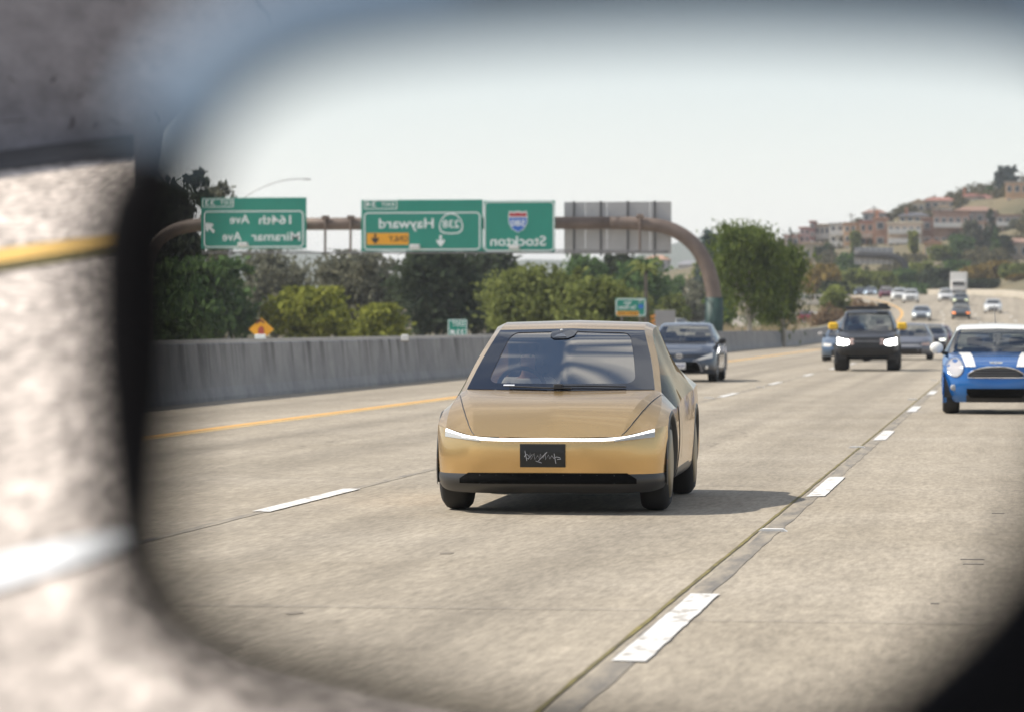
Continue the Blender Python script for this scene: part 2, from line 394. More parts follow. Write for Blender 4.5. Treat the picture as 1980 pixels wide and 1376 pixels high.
def barrier_material(name, a, b_, dark):
    m = bpy.data.materials.new(name); m.use_nodes = True; t = m.node_tree; bs = t.nodes['Principled BSDF']; bs.inputs['Roughness'].default_value = .9
    bs.inputs['Specular IOR Level'].default_value = .15
    c = t.nodes.new('ShaderNodeTexCoord')
    def noise(scale, st, det=5):
        mpn = t.nodes.new('ShaderNodeMapping'); mpn.inputs['Scale'].default_value = st
        n = t.nodes.new('ShaderNodeTexNoise'); n.inputs['Scale'].default_value = scale; n.inputs['Detail'].default_value = det; n.inputs['Roughness'].default_value = .7
        t.links.new(c.outputs['Object'], mpn.inputs[0]); t.links.new(mpn.outputs[0], n.inputs['Vector']); return n.outputs[0]
    def ramp(src, p0, p1):
        r = t.nodes.new('ShaderNodeMapRange'); r.inputs[1].default_value = p0; r.inputs[2].default_value = p1; t.links.new(src, r.inputs[0]); return r.outputs[0]
    mx = t.nodes.new('ShaderNodeMix'); mx.data_type = 'RGBA'; mx.inputs[6].default_value = (*a, 1); mx.inputs[7].default_value = (*b_, 1)
    t.links.new(ramp(noise(1.2, (1, 1, 1)), .35, .65), mx.inputs[0])
    # run-off streaks that start under the coping and thin out lower down
    s = t.nodes.new('ShaderNodeSeparateXYZ'); t.links.new(c.outputs['Object'], s.inputs[0])
    st = ramp(noise(1.0, (.2, 1.1, .12), 7), .48, .68)
    mm = t.nodes.new('ShaderNodeMath'); mm.operation = 'MULTIPLY'; mm.use_clamp = True
    lo = t.nodes.new('ShaderNodeMapRange'); lo.inputs[1].default_value = .15; lo.inputs[2].default_value = 1.0; t.links.new(s.outputs['Z'], lo.inputs[0])
    t.links.new(st, mm.inputs[0]); t.links.new(lo.outputs[0], mm.inputs[1])
    m2 = t.nodes.new('ShaderNodeMix'); m2.data_type = 'RGBA'; m2.inputs[7].default_value = (*dark, 1)
    t.links.new(mm.outputs[0], m2.inputs[0]); t.links.new(mx.outputs[2], m2.inputs[6]); t.links.new(m2.outputs[2], bs.inputs['Base Color'])
    return m
M_barr = barrier_material('barrier_concrete', (.27, .265, .26), (.37, .36, .345), (.09, .085, .08))
bar = sweep_barrier('concrete_barrier', 'long grey streaked concrete median barrier behind the gold car', lambda Y: yl(Y) - 3.9, 20, 332, 1.06, M_barr)
sweep_barrier('concrete_barrier', 'second concrete barrier whose pale top shows just behind the median barrier', lambda Y: yl(Y) - 9.6, 40, 200, 1.02, mat('pale_coping', (.42, .39, .34), .9, var=.15, scale=2), zf=lambda Y: 0.0)

# opposite carriageway
oz = smooth_tab([(0, -.1), (200, -.05), (300, .55), (400, 1.5), (480, 2.3), (600, 3.0)])
opp = struct(ribbon('opposite_road', lambda Y: -46 - max(0, Y - 250) * .012, lambda Y: -15.4 - max(0, Y - 330) * .05, oz, M_opp, ys=list(range(20, 620, 15)), cols=3))

# ---- the lane alongside seen straight past the mirror: a ramp rising to the left with its own wall
KR = 0.6
_n = ray(0, -300).cross(ray(1980, -300)); _n = _n if _n.z > 0 else -_n; _n.normalize()
FOOT = EYE + Vector((0, 0, -1.4 * KR))
def rp_(x, y, lift=0.0):
    r = ray(x, y); t = (FOOT - EYE).dot(_n) / r.dot(_n)
    return EYE + r * t + _n * lift
M_ramp = concrete('ramp_concrete', (.54, .47, .41), (.66, .58, .52), grain=44, gstr=.75, streak=(.5, .5, .5), sstr=.12, aniso=(.136, .30))
edge = [(256, 262), (256, 330), (256, 420), (255, 700), (254, 950), (264, 1080), (328, 1186), (470, 1264), (702, 1326), (960, 1378), (1250, 1425), (1250, 1700), (-1500, 1700), (-1500, 505), (-520, 368)]
V = [rp_(*e) for e in edge]; nE = len(V)
Vb = [Vector((v.x, v.y, -.3)) for v in V]
ramp = struct(mobj('ramp', V + Vb, [tuple(range(nE))] + [(i, i + nE, (i + 1) % nE + nE, (i + 1) % nE) for i in range(nE)], M_ramp))
def ramp_line(name, p0, p1, w0, w1, m, lift):
    """painted line on the ramp between two pixel points, with heights in pixels"""
    a, b = rp_(p0[0], p0[1] - w0 / 2, lift), rp_(p0[0], p0[1] + w0 / 2, lift)
    c, d = rp_(p1[0], p1[1] + w1 / 2, lift), rp_(p1[0], p1[1] - w1 / 2, lift)
    return mobj(name, [b, c, d, a], [(0, 1, 2, 3)], m, ramp)
ramp_line('yellow_line', (-300, 545), (255, 462), 32, 22, mat('ramp_yellow', (.75, .47, .12), .6, var=.1, scale=3), .006)
ramp_line('mossy_joint', (-300, 572), (255, 481), 14, 9, M_moss, .005)
ramp_line('white_line', (-300, 1196), (253, 1044), 88, 44, mat('ramp_white', (.86, .86, .85), .5), .006)
ramp_line('wall_shadow_strip', (-300, 352), (256, 281), 34, 40, mat('wall_shadow_dark', (.075, .07, .068), .95, var=.4, scale=12), .004)  # shadow along the wall foot, painted as a dark strip
M_wall = concrete('wall_concrete', (.21, .195, .215), (.31, .29, .305), grain=14, gstr=.25, streak=(.4, .4, 1.5), sstr=.22, aniso=(-.51, .35))
wb0, wb1 = rp_(-520, 366), rp_(258, 261); wdir = (wb1 - wb0).normalized(); wn_ = wdir.cross(Vector((0, 0, 1))).normalized()
if wn_.dot(EYE - wb0) < 0: wn_ = -wn_
def wp(x, y, off=0.0):
    r = ray(x, y); t = (wb0 - EYE).dot(wn_) / r.dot(wn_); return EYE + r * t + wn_ * off
wpoly = [(-520, 367), (0, 299), (250, 264), (254, 352), (300, 345), (312, 252), (324, 238), (374, 182), (474, 93), (632, 28), (820, -8), (820, -70), (400, -80), (-520, -80)]
nW = len(wpoly)
Vf = [wp(*p) for p in wpoly]; Vk = [v - wn_ * .2 for v in Vf]
wall = mobj('concrete_wall', Vf + Vk, [tuple(range(nW)), tuple(range(2 * nW - 1, nW - 1, -1))] + [(i, i + nW, (i + 1) % nW + nW, (i + 1) % nW) for i in range(nW)], M_wall)
tag(wall, 'lilac grey cracked concrete wall in the upper left corner', 'wall')
M_crack = mat('crack', (.07, .06, .06), .95)
for pts, wd in (([(490, -10), (500, 10), (514, 24), (520, 46)], 7), ([(98, 160), (102, 152), (108, 149)], 4), ([(132, 250), (140, 238), (138, 226)], 3.5), ([(176, 248), (186, 236)], 3.5),
                ([(208, 230), (228, 240)], 3.5), ([(292, 214), (300, 226), (302, 236)], 4), ([(145, 188), (160, 183)], 3), ([(14, 148), (30, 160)], 2.5), ([(0, 236), (50, 232)], 2)):
    q = [wp(x, y, .004) for x, y in pts]; Vq, Fq = [], []
    for i, (x, y) in enumerate(pts):
        k = wd * (.35 if i in (0, len(pts) - 1) else .6)
        horiz = abs(pts[-1][0] - pts[0][0]) > abs(pts[-1][1] - pts[0][1])
        Vq += [wp(x, y - k, .004), wp(x, y + k, .004)] if horiz else [wp(x - k, y, .004), wp(x + k, y, .004)]
    Fq = [(2 * i, 2 * i + 1, 2 * i + 3, 2 * i + 2) for i in range(len(pts) - 1)]
    mobj('crack', Vq, Fq, M_crack, wall)

# ------------------------------------------------------------------ vehicles
def spline(P, creases, sub):
    P = np.asarray(P, float); n = len(P); out = [P[0]]
    cuts = sorted({0, n - 1} | {c for c in creases if 0 < c < n - 1})
    for a, b in zip(cuts[:-1], cuts[1:]):
        Q = P[a:b + 1]; k = len(Q)
        if k == 2:
            for j in range(1, sub + 1): out.append(Q[0] + (Q[1] - Q[0]) * j / sub)
            continue
        d = np.maximum(np.linalg.norm(np.diff(Q, axis=0), axis=1) ** .6, 1e-4); T = np.concatenate([[0], np.cumsum(d)])
        m = np.zeros_like(Q)
        for i in range(1, k - 1): m[i] = ((Q[i] - Q[i-1]) / d[i-1] * d[i] + (Q[i+1] - Q[i]) / d[i] * d[i-1]) / (d[i-1] + d[i])
        m[0] = 2 * (Q[1] - Q[0]) / d[0] - m[1]; m[-1] = 2 * (Q[-1] - Q[-2]) / d[-1] - m[-2]
        m[0] = .5 * m[0] + .5 * (Q[1] - Q[0]) / d[0]; m[-1] = .5 * m[-1] + .5 * (Q[-1] - Q[-2]) / d[-1]
        for i in range(k - 1):
            h = d[i]
            for j in range(1, sub + 1):
                t = j / sub
                out.append((2*t**3-3*t**2+1)*Q[i] + (t**3-2*t**2+t)*h*m[i] + (-2*t**3+3*t**2)*Q[i+1] + (t**3-t**2)*h*m[i+1])
    return np.array(out)
def patch(Cg, rc, cc, sub):
    rows = np.array([spline(r, cc, sub) for r in Cg])
    cols = [spline(rows[:, j], rc, sub) for j in range(rows.shape[1])]
    return np.stack(cols, 1)

class Car:
    """A vehicle: fascia, top and side surfaces through measured stations; local axes x right, y from nose to tail, z up."""
    def __init__(s, root, spec, sub, paint, mats=None):
        s.root, s.sp, s.sub, s.paint = root, spec, sub, paint
        s.m = {'glass': glass_mat('car_glass', (.45, .50, .50), .16), 'black': mat('black_trim', (.02, .02, .022), .45),
               'tyre': mat('tyre_rubber', (.022, .021, .02), .85), 'rim': mat('wheel_rim', (.35, .35, .36), .35, .8)}
        s.m.update(mats or {})
        s.parts = {}; s.S = None
        top = np.array(spec['top'], float); fas = np.array(spec['fascia'], float)
        s.T = patch(top, spec.get('top_rc', ()), spec.get('top_cc', ()), sub)
        s.Fs = patch(fas, spec.get('fas_rc', ()), spec.get('fas_cc', ()), sub)
        s.emit(s.T, spec['top_lab'], sub, True)
        s.emit(s.Fs, spec['fas_lab'], sub, True)
        # side: from the belt line down to the sill
        belt = s.T[:, -1]; i0 = 0; i1 = spec['side_to'] * sub
        zs = spec['sill']; wid = spec['W2']
        belt = belt[:i1 + 1]; g = []
        for p in belt:
            x, y, z = p
            zz = [z, z * .62 + zs * .38, z * .3 + zs * .7, zs + .05, zs]
            xx = [x, max(x, wid) + .012, max(x, wid) + .005, wid - .01, wid - .06]
            k = min(1, max(0, (y - belt[0][1]) / .25))
            xx = [x + (q - x) * k for q in xx]
            g.append([(xx[j], y, zz[j]) for j in range(5)])
        nr = len(g); dense = []
        ys = np.array([p[1] for p in belt]); want = np.linspace(ys[0], ys[-1], max(24, int((ys[-1] - ys[0]) / (.035 if sub > 4 else .08))))
        G = np.array([spline(r, (), max(3, sub)) for r in g])
        D = np.zeros((len(want), G.shape[1], 3)); order = np.argsort(ys)
        for j in range(G.shape[1]):
            for c in range(3): D[:, j, c] = np.interp(want, ys[order], G[order, j, c])
        s.S = D
        wheels = spec['wheels']; ra = spec['arch']
        for sd in (-1, 1):
            lab = {}
            for i in range(len(want) - 1):
                for j in range(D.shape[1] - 1):
                    c = (D[i, j] + D[i+1, j] + D[i, j+1] + D[i+1, j+1]) / 4
                    if any((c[1] - wy) ** 2 + (c[2] - spec['wr']) ** 2 < ra ** 2 for wy in wheels): continue
                    nm = 'sill' if c[2] < zs + spec.get('sill_h', .12) else spec['side_lab'](c[1])
                    lab.setdefault(nm, []).append((i, j))
            for nm, cells in lab.items(): s.mesh(D, cells, nm, sd, spec['mats'].get(nm, 'paint'))
        for sd in (-1, 1):                                   # arch lips, liners and wheels
            for wy in wheels:
                xo = float(np.interp(wy, want, D[:, D.shape[1] // 2, 0]))
                mb = MB(); V, F = [], []
                n = 26 if sub > 4 else 14
                for k in range(n + 1):
                    an = math.pi * (-.12 + 1.24 * k / n)
                    for r_, dx in ((ra - .02, -.06), (ra - .012, .003), (ra + .012, .006), (ra + .028, -.003)):
                        zz = spec['wr'] + r_ * math.sin(an)
                        ya = wy + r_ * math.cos(an); bz = float(np.interp(ya, want, D[:, 0, 2])); zz = min(zz, bz + .004)
                        col = np.array([[np.interp(ya, want, D[:, j, c]) for c in (0, 2)] for j in range(D.shape[1])])
                        xb = float(np.interp(zz, col[::-1, 1], col[::-1, 0]))
                        V.append((sd * (xb + dx), ya, zz))
                for k in range(n):
                    for q in range(3): F.append((k*4+q, k*4+q+1, (k+1)*4+q+1, (k+1)*4+q))
                mb.add(V, F); mb.build('wheel_arch', s.mm(spec['mats'].get('arch', 'paint')), root, True)
                mb = MB(); V, F = [], []
                for k in range(15):
                    an = math.pi * (-.04 + 1.08 * k / 14)
                    for x_, r_ in ((xo - .03, ra - .012), (xo - .32, ra - .012), (xo - .32, .05)): V.append((sd * x_, wy + r_ * math.cos(an), spec['wr'] + r_ * math.sin(an)))
                for k in range(14):
                    for q in (0, 1): F.append((k*3+q, k*3+q+1, k*3+q+4, k*3+q+3))
                mb.add(V, F)
                mb.build('arch_liner', s.m['black'], root)
                s.wheel(sd, wy, xo)
    def mm(s, k): return s.paint if k == 'paint' else s.m[k]
    def mesh(s, G, cells, nm, sd, mk):
        idx = {}; V = []; F = []
        def vi(i, j, m_):
            k = (i, j, m_ if j > 0 or G is s.S else 1)
            if k not in idx:
                idx[k] = len(V); p = G[i, j]; V.append((p[0] * m_, p[1], p[2]))
            return idx[k]
        for sg in ((-1, 1) if sd == 0 else (sd,)):
            for (i, j) in cells:
                q = [vi(i, j, sg), vi(i, j+1, sg), vi(i+1, j+1, sg), vi(i+1, j, sg)]
                F.append(tuple(q if sg > 0 else q[::-1]))
        o = mobj(nm, V, F, s.mm(mk), s.root, True)
        s.parts.setdefault(nm, []).append(o); return o
    def emit(s, G, lab, sub, sym):
        R = (G.shape[0] - 1) // sub; K = (G.shape[1] - 1) // sub; cells = {}
        for r in range(R):
            for c in range(K):
                nm = lab[r][c]
                if nm is None: continue
                for i in range(r * sub, (r + 1) * sub):
                    for j in range(c * sub, (c + 1) * sub): cells.setdefault((nm, lab[r][0] == nm or nm in s.sp['wide']), []).append((i, j))
        for (nm, wide), cl in cells.items():
            mk = s.sp['mats'].get(nm, 'paint')
            if wide: s.mesh(G, cl, nm, 0, mk)
            else:
                for sd in (-1, 1): s.mesh(G, cl, nm, sd, mk)
    def wheel(s, sd, wy, xo):
        r, w_ = s.sp['wr'], s.sp['ww']; x1 = sd * (xo - s.sp.get('inset', .015)); hub = s.sp.get('hub', .66)
        seg = 36 if s.sub > 4 else 18
        mb = MB(); mb.lathe_x([(0, r * hub), (sd * .004, r * (hub + .06)), (sd * .012, r * .84), (-sd * .004, r * .90), (-sd * .018, r * .955), (-sd * .045, r * .99), (-sd * w_ * .5, r), (-sd * (w_ - .045), r * .99), (-sd * (w_ - .018), r * .955), (-sd * w_, r * .9), (-sd * w_, r * .6)], seg, x1, wy, r)
        t = mb.build('tyre', s.m['tyre'], s.root, True)
        mb = MB()
        if s.sp.get('disc'):
            mb.lathe_x([(-sd * .01, r * hub), (sd * .012, r * hub * .97), (sd * .022, r * hub * .6), (sd * .03, r * .12), (sd * .03, 0.001)], seg, x1, wy, r)
        else:
            mb.lathe_x([(0, r * hub), (-sd * .02, r * hub * .93), (-sd * .09, r * hub * .9), (-sd * .1, .001)], seg, x1, wy, r)
            for k in range(5):
                an = 2 * math.pi * k / 5 + .3
                for dn in (-.09, .09):
                    a = (x1 - sd * .02, wy + .05 * math.cos(an), r + .05 * math.sin(an)); b = (x1 - sd * .012, wy + r * hub * .93 * math.cos(an + dn), r + r * hub * .93 * math.sin(an + dn))
                    mb.tube([a, b], [.03, .024], 6)
        mb.build('rim', s.m.get('disc', s.m['rim']) if s.sp.get('disc') else s.m['rim'], t, True)
    # --- things laid on the surfaces
    def ysurf(s, x, z):
        G = np.concatenate([s.Fs, s.T[1:s.sub * 2 + 1]]); ax = abs(x)
        yy = [float(np.interp(ax, r[:, 0], r[:, 1])) for r in G]; zz = [float(np.interp(ax, r[:, 0], r[:, 2])) for r in G]
        return float(np.interp(z, np.maximum.accumulate(zz), yy))
    def zsurf(s, x, y):
        P = s.T.reshape(-1, 3); d = (P[:, 0] - abs(x)) ** 2 + (P[:, 1] - y) ** 2; k = np.argsort(d)[:4]
        wgt = 1 / (d[k] + 1e-5); return float((P[k, 2] * wgt).sum() / wgt.sum())
    def band(s, name, xs, zt, zb, mk, off=.006, parent=None, rows=3, depth=.02):
        """a panel on the nose between two curves zt(x), zb(x)"""
        V, F = [], []; n = len(xs)
        for q in range(rows + 1):
            for x in xs:
                a, b = zt(x), zb(x); z = a + (b - a) * q / rows; V.append((x, s.ysurf(x, z) - off, z))
        for q in range(rows):
            for i in range(n - 1): F.append((q*n+i, (q+1)*n+i, (q+1)*n+i+1, q*n+i+1))
        k = len(V); ringi = [i for i in range(n)] + [q*n+n-1 for q in range(1, rows+1)] + [rows*n+i for i in range(n-2, -1, -1)] + [q*n for q in range(rows-1, 0, -1)]
        for i in ringi: V.append((V[i][0], V[i][1] + off + depth, V[i][2]))
        m_ = len(ringi)
        for a in range(m_): F.append((ringi[a], ringi[(a+1) % m_], k + (a+1) % m_, k + a))
        return mobj(name, V, F, mk, parent or s.root, False)
    def hood_band(s, name, ys, x0, x1, mk, off=.006):
        V, F = [], []
        for y in ys:
            for t in range(5):
                x = x0(y) + (x1(y) - x0(y)) * t / 4; V.append((x, y, s.zsurf(x, y) + off))
        for i in range(len(ys) - 1):
            for t in range(4): F.append((i*5+t, i*5+t+1, (i+1)*5+t+1, (i+1)*5+t))
        return mobj(name, V, F, mk, s.root, True)
    def seam(s, pts, parent=None, r=.0035, name='panel_gap'):
        mb = MB(); mb.tube(pts, r, 6); return mb.build(name, s.m['black'], parent or s.root)
    def side_mirror(s, sd, x, y, z, mk, w_=.2, h=.13, rnd=False):
        mb = MB(); xa, xb = sorted((sd * x, sd * (x + w_))); mb.bbox(xa, xb, y - .07, y + .07, z - h * .5, z + h * .5, min(.045, h * .3))
        if rnd: mb = MB(); mb.ball((sd * (x + w_ * .5), y, z), w_ * .5, .08, h * .5, 16, 12)
        o = mb.build('side_mirror', mk, s.root, rnd)
        mb = MB(); mb.tube([(sd * (x - .06), y + .03, z - h * .5), (sd * (x + .1), y + .01, z - h * .2)], [.03, .025], 8); mb.build('mirror_stalk', s.m['black'], o, True)
    def cabin(s, x=.36, y=1.9, zb=.35, zt=1.1, dash=None):
        sm = mat('seat_dark', (.035, .033, .032), .8)
        for sd in (-1, 1):
            mb = MB(); mb.bbox(sd * x - .25, sd * x + .25, y - .45, y + .08, zb, zb + .2, .04); mb.bbox(sd * x - .24, sd * x + .24, y, y + .16, zb + .1, zt - .17, .05); mb.bbox(sd * x - .13, sd * x + .13, y + .03, y + .13, zt - .14, zt, .04)
            mb.build('seat', sm, s.root)
        if dash:
            mb = MB(); mb.bbox(-s.sp['W2'] + .16, s.sp['W2'] - .16, dash[0], dash[0] + .38, dash[1] - .3, dash[1], .05); mb.build('dashboard', mat('dash_dark', (.03, .03, .03), .7), s.root)
        mb = MB(); wd = s.sp['W2'] - .12
        mb.box(-wd, wd, s.sp['wheels'][0] + .35, s.sp['wheels'][1] - .3, zb - .1, zb - .02); mb.build('floor_pan', sm, s.root)

def gen_spec(W2=.9, Lg=4.6, H=1.45, hf=.70, hood_c=.92, cowl=(1.15, .95), wst=(1.95, None), roof=2.5, rt=(3.2, None), rb=(4.05, 1.05), tail=(4.45, 1.02),
             wr=.33, wheels=(.9, 3.6), nose=.10, bot=.2, belt=.92, ws_w=(.70, .56), tum=.64, arch=None, ww=.22, sill=.22, mats=None, **kw):
    zt = H - .07; k = W2
    fas = []
    for z, yo, sc in ((bot, .10, .95), (bot + .12, .02, 1), ((bot + hf) / 2, 0, 1), (hf, .05, .99)):
        fas.append([(0, yo, z), (.55 * k, yo + .05 * nose * 10 * .6, z), (.86 * k * sc, yo + .16 + nose * .6, z), (k * sc, .50, z)])
    fas[3] = [(0, .06, hf), (.55 * k, .09, hf + .005), (.86 * k, .25 + nose * .5, hf + .02), (.985 * k, .52, hf + .03)]
    cy_, cz_ = cowl
    top = [list(fas[3]),
           [(0, cy_ * .45, hf + (cz_ - hf) * .62), (.6 * k, cy_ * .45, hf + (cz_ - hf) * .6), (.88 * k, cy_ * .55, hf + (cz_ - hf) * .5), (.995 * k, .85, hf + .06)],
           [(0, cy_, cz_), (ws_w[0], cy_ + .10, cz_ - .005), (ws_w[0] + .06, cy_ + .13, cz_ - .02), (k, cy_ + .16, belt - .04)],
           [(0, (cy_ + wst[0]) / 2, (cz_ + zt) / 2 + .02), ((ws_w[0] + ws_w[1]) / 2 + .015, (cy_ + wst[0]) / 2 + .06, (cz_ + zt) / 2), ((ws_w[0] + ws_w[1]) / 2 + .07, (cy_ + wst[0]) / 2 + .10, (cz_ + zt) / 2 - .02), (k, cy_ + .5, belt)],
           [(0, wst[0], zt), (ws_w[1], wst[0] + .04, zt - .015), (tum - .005, wst[0] + .10, zt - .05), (k, wst[0] + .05, belt + .01)],
           [(0, roof, H), (ws_w[1], roof, H - .02), (tum, roof, H - .07), (k, roof, belt + .02)],
           [(0, rt[0], H - .06), (ws_w[1] - .02, rt[0], H - .08), (tum - .02, rt[0], H - .12), (k, rt[0], belt + .03)],
           [(0, rb[0], rb[1]), (ws_w[0] - .06, rb[0] - .04, rb[1] - .01), (ws_w[0], rb[0] - .08, rb[1] - .03), (.98 * k, rb[0] - .1, belt + .03)],
           [(0, tail[0], tail[1]), (.6 * k, tail[0] - .02, tail[1] - .01), (.86 * k, tail[0] - .1, tail[1] - .04), (.95 * k, tail[0] - .18, belt - .02)],
           [(0, Lg, .62), (.6 * k, Lg - .03, .62), (.86 * k, Lg - .12, .62), (.95 * k, Lg - .28, .6)],
           [(0, Lg - .06, .3), (.6 * k, Lg - .08, .3), (.84 * k, Lg - .16, .3), (.93 * k, Lg - .32, .3)]]
    lab_f = [['lower_grille', 'front_bumper', 'front_bumper'], ['front_bumper'] * 3, ['front_bumper'] * 3]
    lab_t = [['hood', 'hood', 'front_fender'], ['hood', 'hood', 'front_fender'], ['windshield', 'pillar', 'side_window'], ['windshield', 'pillar', 'side_window'],
             ['roof', 'roof_rail', 'side_window'], ['roof', 'roof_rail', 'side_window'], ['rear_window', 'rear_pillar', 'side_window'],
             ['trunk_lid', 'trunk_lid', 'rear_fender'], ['tailgate', 'tailgate', 'rear_fender'], ['rear_bumper'] * 3]
    m = {'windshield': 'glass', 'side_window': 'glass', 'rear_window': 'glass', 'lower_grille': 'black', 'sill': 'black'}
    m.update(mats or {})
    d = dict(W2=W2, L=Lg, top=top, fascia=fas, top_rc=(2,), top_cc=(1, 2), fas_rc=(), fas_cc=(), top_lab=lab_t, fas_lab=lab_f, wide={'hood', 'roof', 'windshield', 'rear_window', 'trunk_lid', 'tailgate', 'front_bumper', 'rear_bumper', 'lower_grille'},
             side_to=9, sill=sill, wheels=wheels, wr=wr, arch=arch or wr + .05, ww=ww, mats=m,
             side_lab=lambda y: 'bumper_corner' if y < wheels[0] else 'front_fender' if y < cy_ + .2 else 'door' if y < roof + .1 else 'rear_door' if y < wheels[1] - .35 else 'rear_fender' if y < wheels[1] else 'rear_bumper_corner')
    d.update(kw); return d
def paint(name, col=(.5, .5, .5), metal=.3, rough=.35, coat=.6): return mat(name, col, rough, metal, coat=coat)
LAMP_ON = mat('headlamp_lit', (1, 1, .97), .2, emit=14, ecol=(1, .98, .93))
LAMP_SOFT = mat('headlamp_soft', (.9, .9, .85), .2, emit=1.6, ecol=(1, 1, .88))
LAMP_OFF = mat('headlamp_clear', (.85, .80, .72), .15, .1, coat=1)
CHROME = mat('chrome', (.75, .75, .76), .12, 1.0)
PLATE = mat('number_plate_white', (.72, .72, .74), .5, var=.12, scale=26)
lin = lambda a, b, n: [a + (b - a) * i / (n - 1) for i in range(n)]

# ---- the gold two-seat coupe ---------------------------------------------------
GOLD = bpy.data.materials.new('gold_paint'); GOLD.use_nodes = True
_t = GOLD.node_tree; _b = _t.nodes['Principled BSDF']
_b.inputs['Base Color'].default_value = (.66, .435, .185, 1); _b.inputs['Metallic'].default_value = .80; _b.inputs['Roughness'].default_value = .26
_b.inputs['Coat Weight'].default_value = .55; _b.inputs['Coat Roughness'].default_value = .05
_n1 = _t.nodes.new('ShaderNodeTexNoise'); _n1.inputs['Scale'].default_value = 700; _c1 = _t.nodes.new('ShaderNodeTexCoord'); _bp = _t.nodes.new('ShaderNodeBump'); _bp.inputs['Strength'].default_value = .06; _bp.inputs['Distance'].default_value = .002
_t.links.new(_c1.outputs['Object'], _n1.inputs['Vector']); _t.links.new(_n1.outputs[0], _bp.inputs['Height']); _t.links.new(_bp.outputs[0], _b.inputs['Normal'])
gf = [[(0, .14, .155), (.55, .17, .155), (.75, .29, .165), (.835, .46, .19)],
      [(0, .03, .235), (.55, .07, .235), (.785, .24, .24), (.862, .46, .245)],
      [(0, .035, .30), (.55, .075, .30), (.785, .245, .30), (.862, .46, .305)],
      [(0, .005, .43), (.55, .055, .43), (.79, .235, .44), (.868, .46, .45)],
      [(0, .015, .545), (.55, .065, .553), (.785, .26, .592), (.868, .46, .60)],
      [(0, .033, .566), (.55, .083, .576), (.782, .283, .630), (.866, .46, .652)]]
gt = [gf[5],
      [(0, .47, .790), (.615, .52, .780), (.80, .66, .772), (.872, .80, .748)],
      [(0, 1.00, .895), (.725, 1.07, .905), (.772, 1.12, .885), (.880, 1.22, .76)],
      [(0, 1.48, 1.15), (.66, 1.54, 1.135), (.712, 1.60, 1.12), (.88, 1.6, .80)],
      [(0, 1.96, 1.368), (.575, 2.00, 1.355), (.632, 2.07, 1.335), (.87, 2.0, .82)],
      [(0, 2.5, 1.437), (.565, 2.5, 1.42), (.638, 2.5, 1.385), (.868, 2.5, .84)],
      [(0, 3.3, 1.34), (.50, 3.3, 1.31), (.60, 3.25, 1.26), (.885, 3.2, .875)],
      [(0, 4.05, 1.02), (.45, 4.03, 1.0), (.65, 3.98, .97), (.87, 3.9, .86)],
      [(0, 4.25, .62), (.5, 4.22, .62), (.7, 4.15, .62), (.84, 4.0, .62)]]
gold_spec = dict(W2=.872, L=4.3, top=gt, fascia=gf, top_rc=(2,), top_cc=(1, 2), fas_rc=(2,), fas_cc=(), side_to=8, sill=.20, sill_h=.10,
    wheels=(.80, 3.5), wr=.355, arch=.378, ww=.205, disc=True, hub=.74, inset=.022,
    fas_lab=[['front_lip'] * 3, ['front_lip'] * 3, ['front_bumper'] * 3, ['front_bumper'] * 3, ['light_bar', 'light_bar', 'front_fender']],
    top_lab=[['hood', 'hood_side', 'front_fender'], ['hood', 'hood_side', 'front_fender'], ['windshield', 'pillar', 'side_window'], ['windshield', 'pillar', 'side_window'], ['roof', 'pillar', 'side_window'],
             ['roof', 'roof_rail', 'side_window'], ['rear_hatch', 'rear_hatch', 'rear_fender'], ['tailgate'] * 3],
    wide={'hood', 'roof', 'windshield', 'rear_hatch', 'tailgate', 'front_bumper', 'front_lip', 'light_bar'},
    mats={'arch': 'lip', 'windshield': 'glass', 'side_window': 'dark_glass', 'front_lip': 'lip', 'sill': 'lip', 'light_bar': 'bar'},
    side_lab=lambda y: 'bumper_corner' if y < .8 else 'front_fender' if y < 1.3 else 'door' if y < 2.95 else 'rear_fender' if y < 3.5 else 'rear_bumper_corner')
gw = gp(1281, 987); ga = gp(1056, 990)
gold_head = math.radians(-1.3)
nose_pt = at(1056, 880, 26.55)
gold = thing('gold_car', 'gold metallic two-seat coupe with slim white light bar in the middle lane', 'car', (nose_pt.x, nose_pt.y, 0), -gold_head)
gc = Car(gold, gold_spec, 9, GOLD, {'lip': mat('satin_black_lip', (.038, .037, .036), .38), 'bar': mat('light_bar_on', (1, 1, 1), .2, emit=1.9, ecol=(1, .985, .93)),
    'glass': glass_mat('gold_windshield', (.50, .50, .50), .37, .05, gcol=(1.0, .95, .87)), 'dark_glass': glass_mat('gold_side_glass', (.62, .60, .52), .02, gcol=(.8, .75, .65)), 'disc': mat('wheel_disc', (.26, .215, .14), .4, .5)})
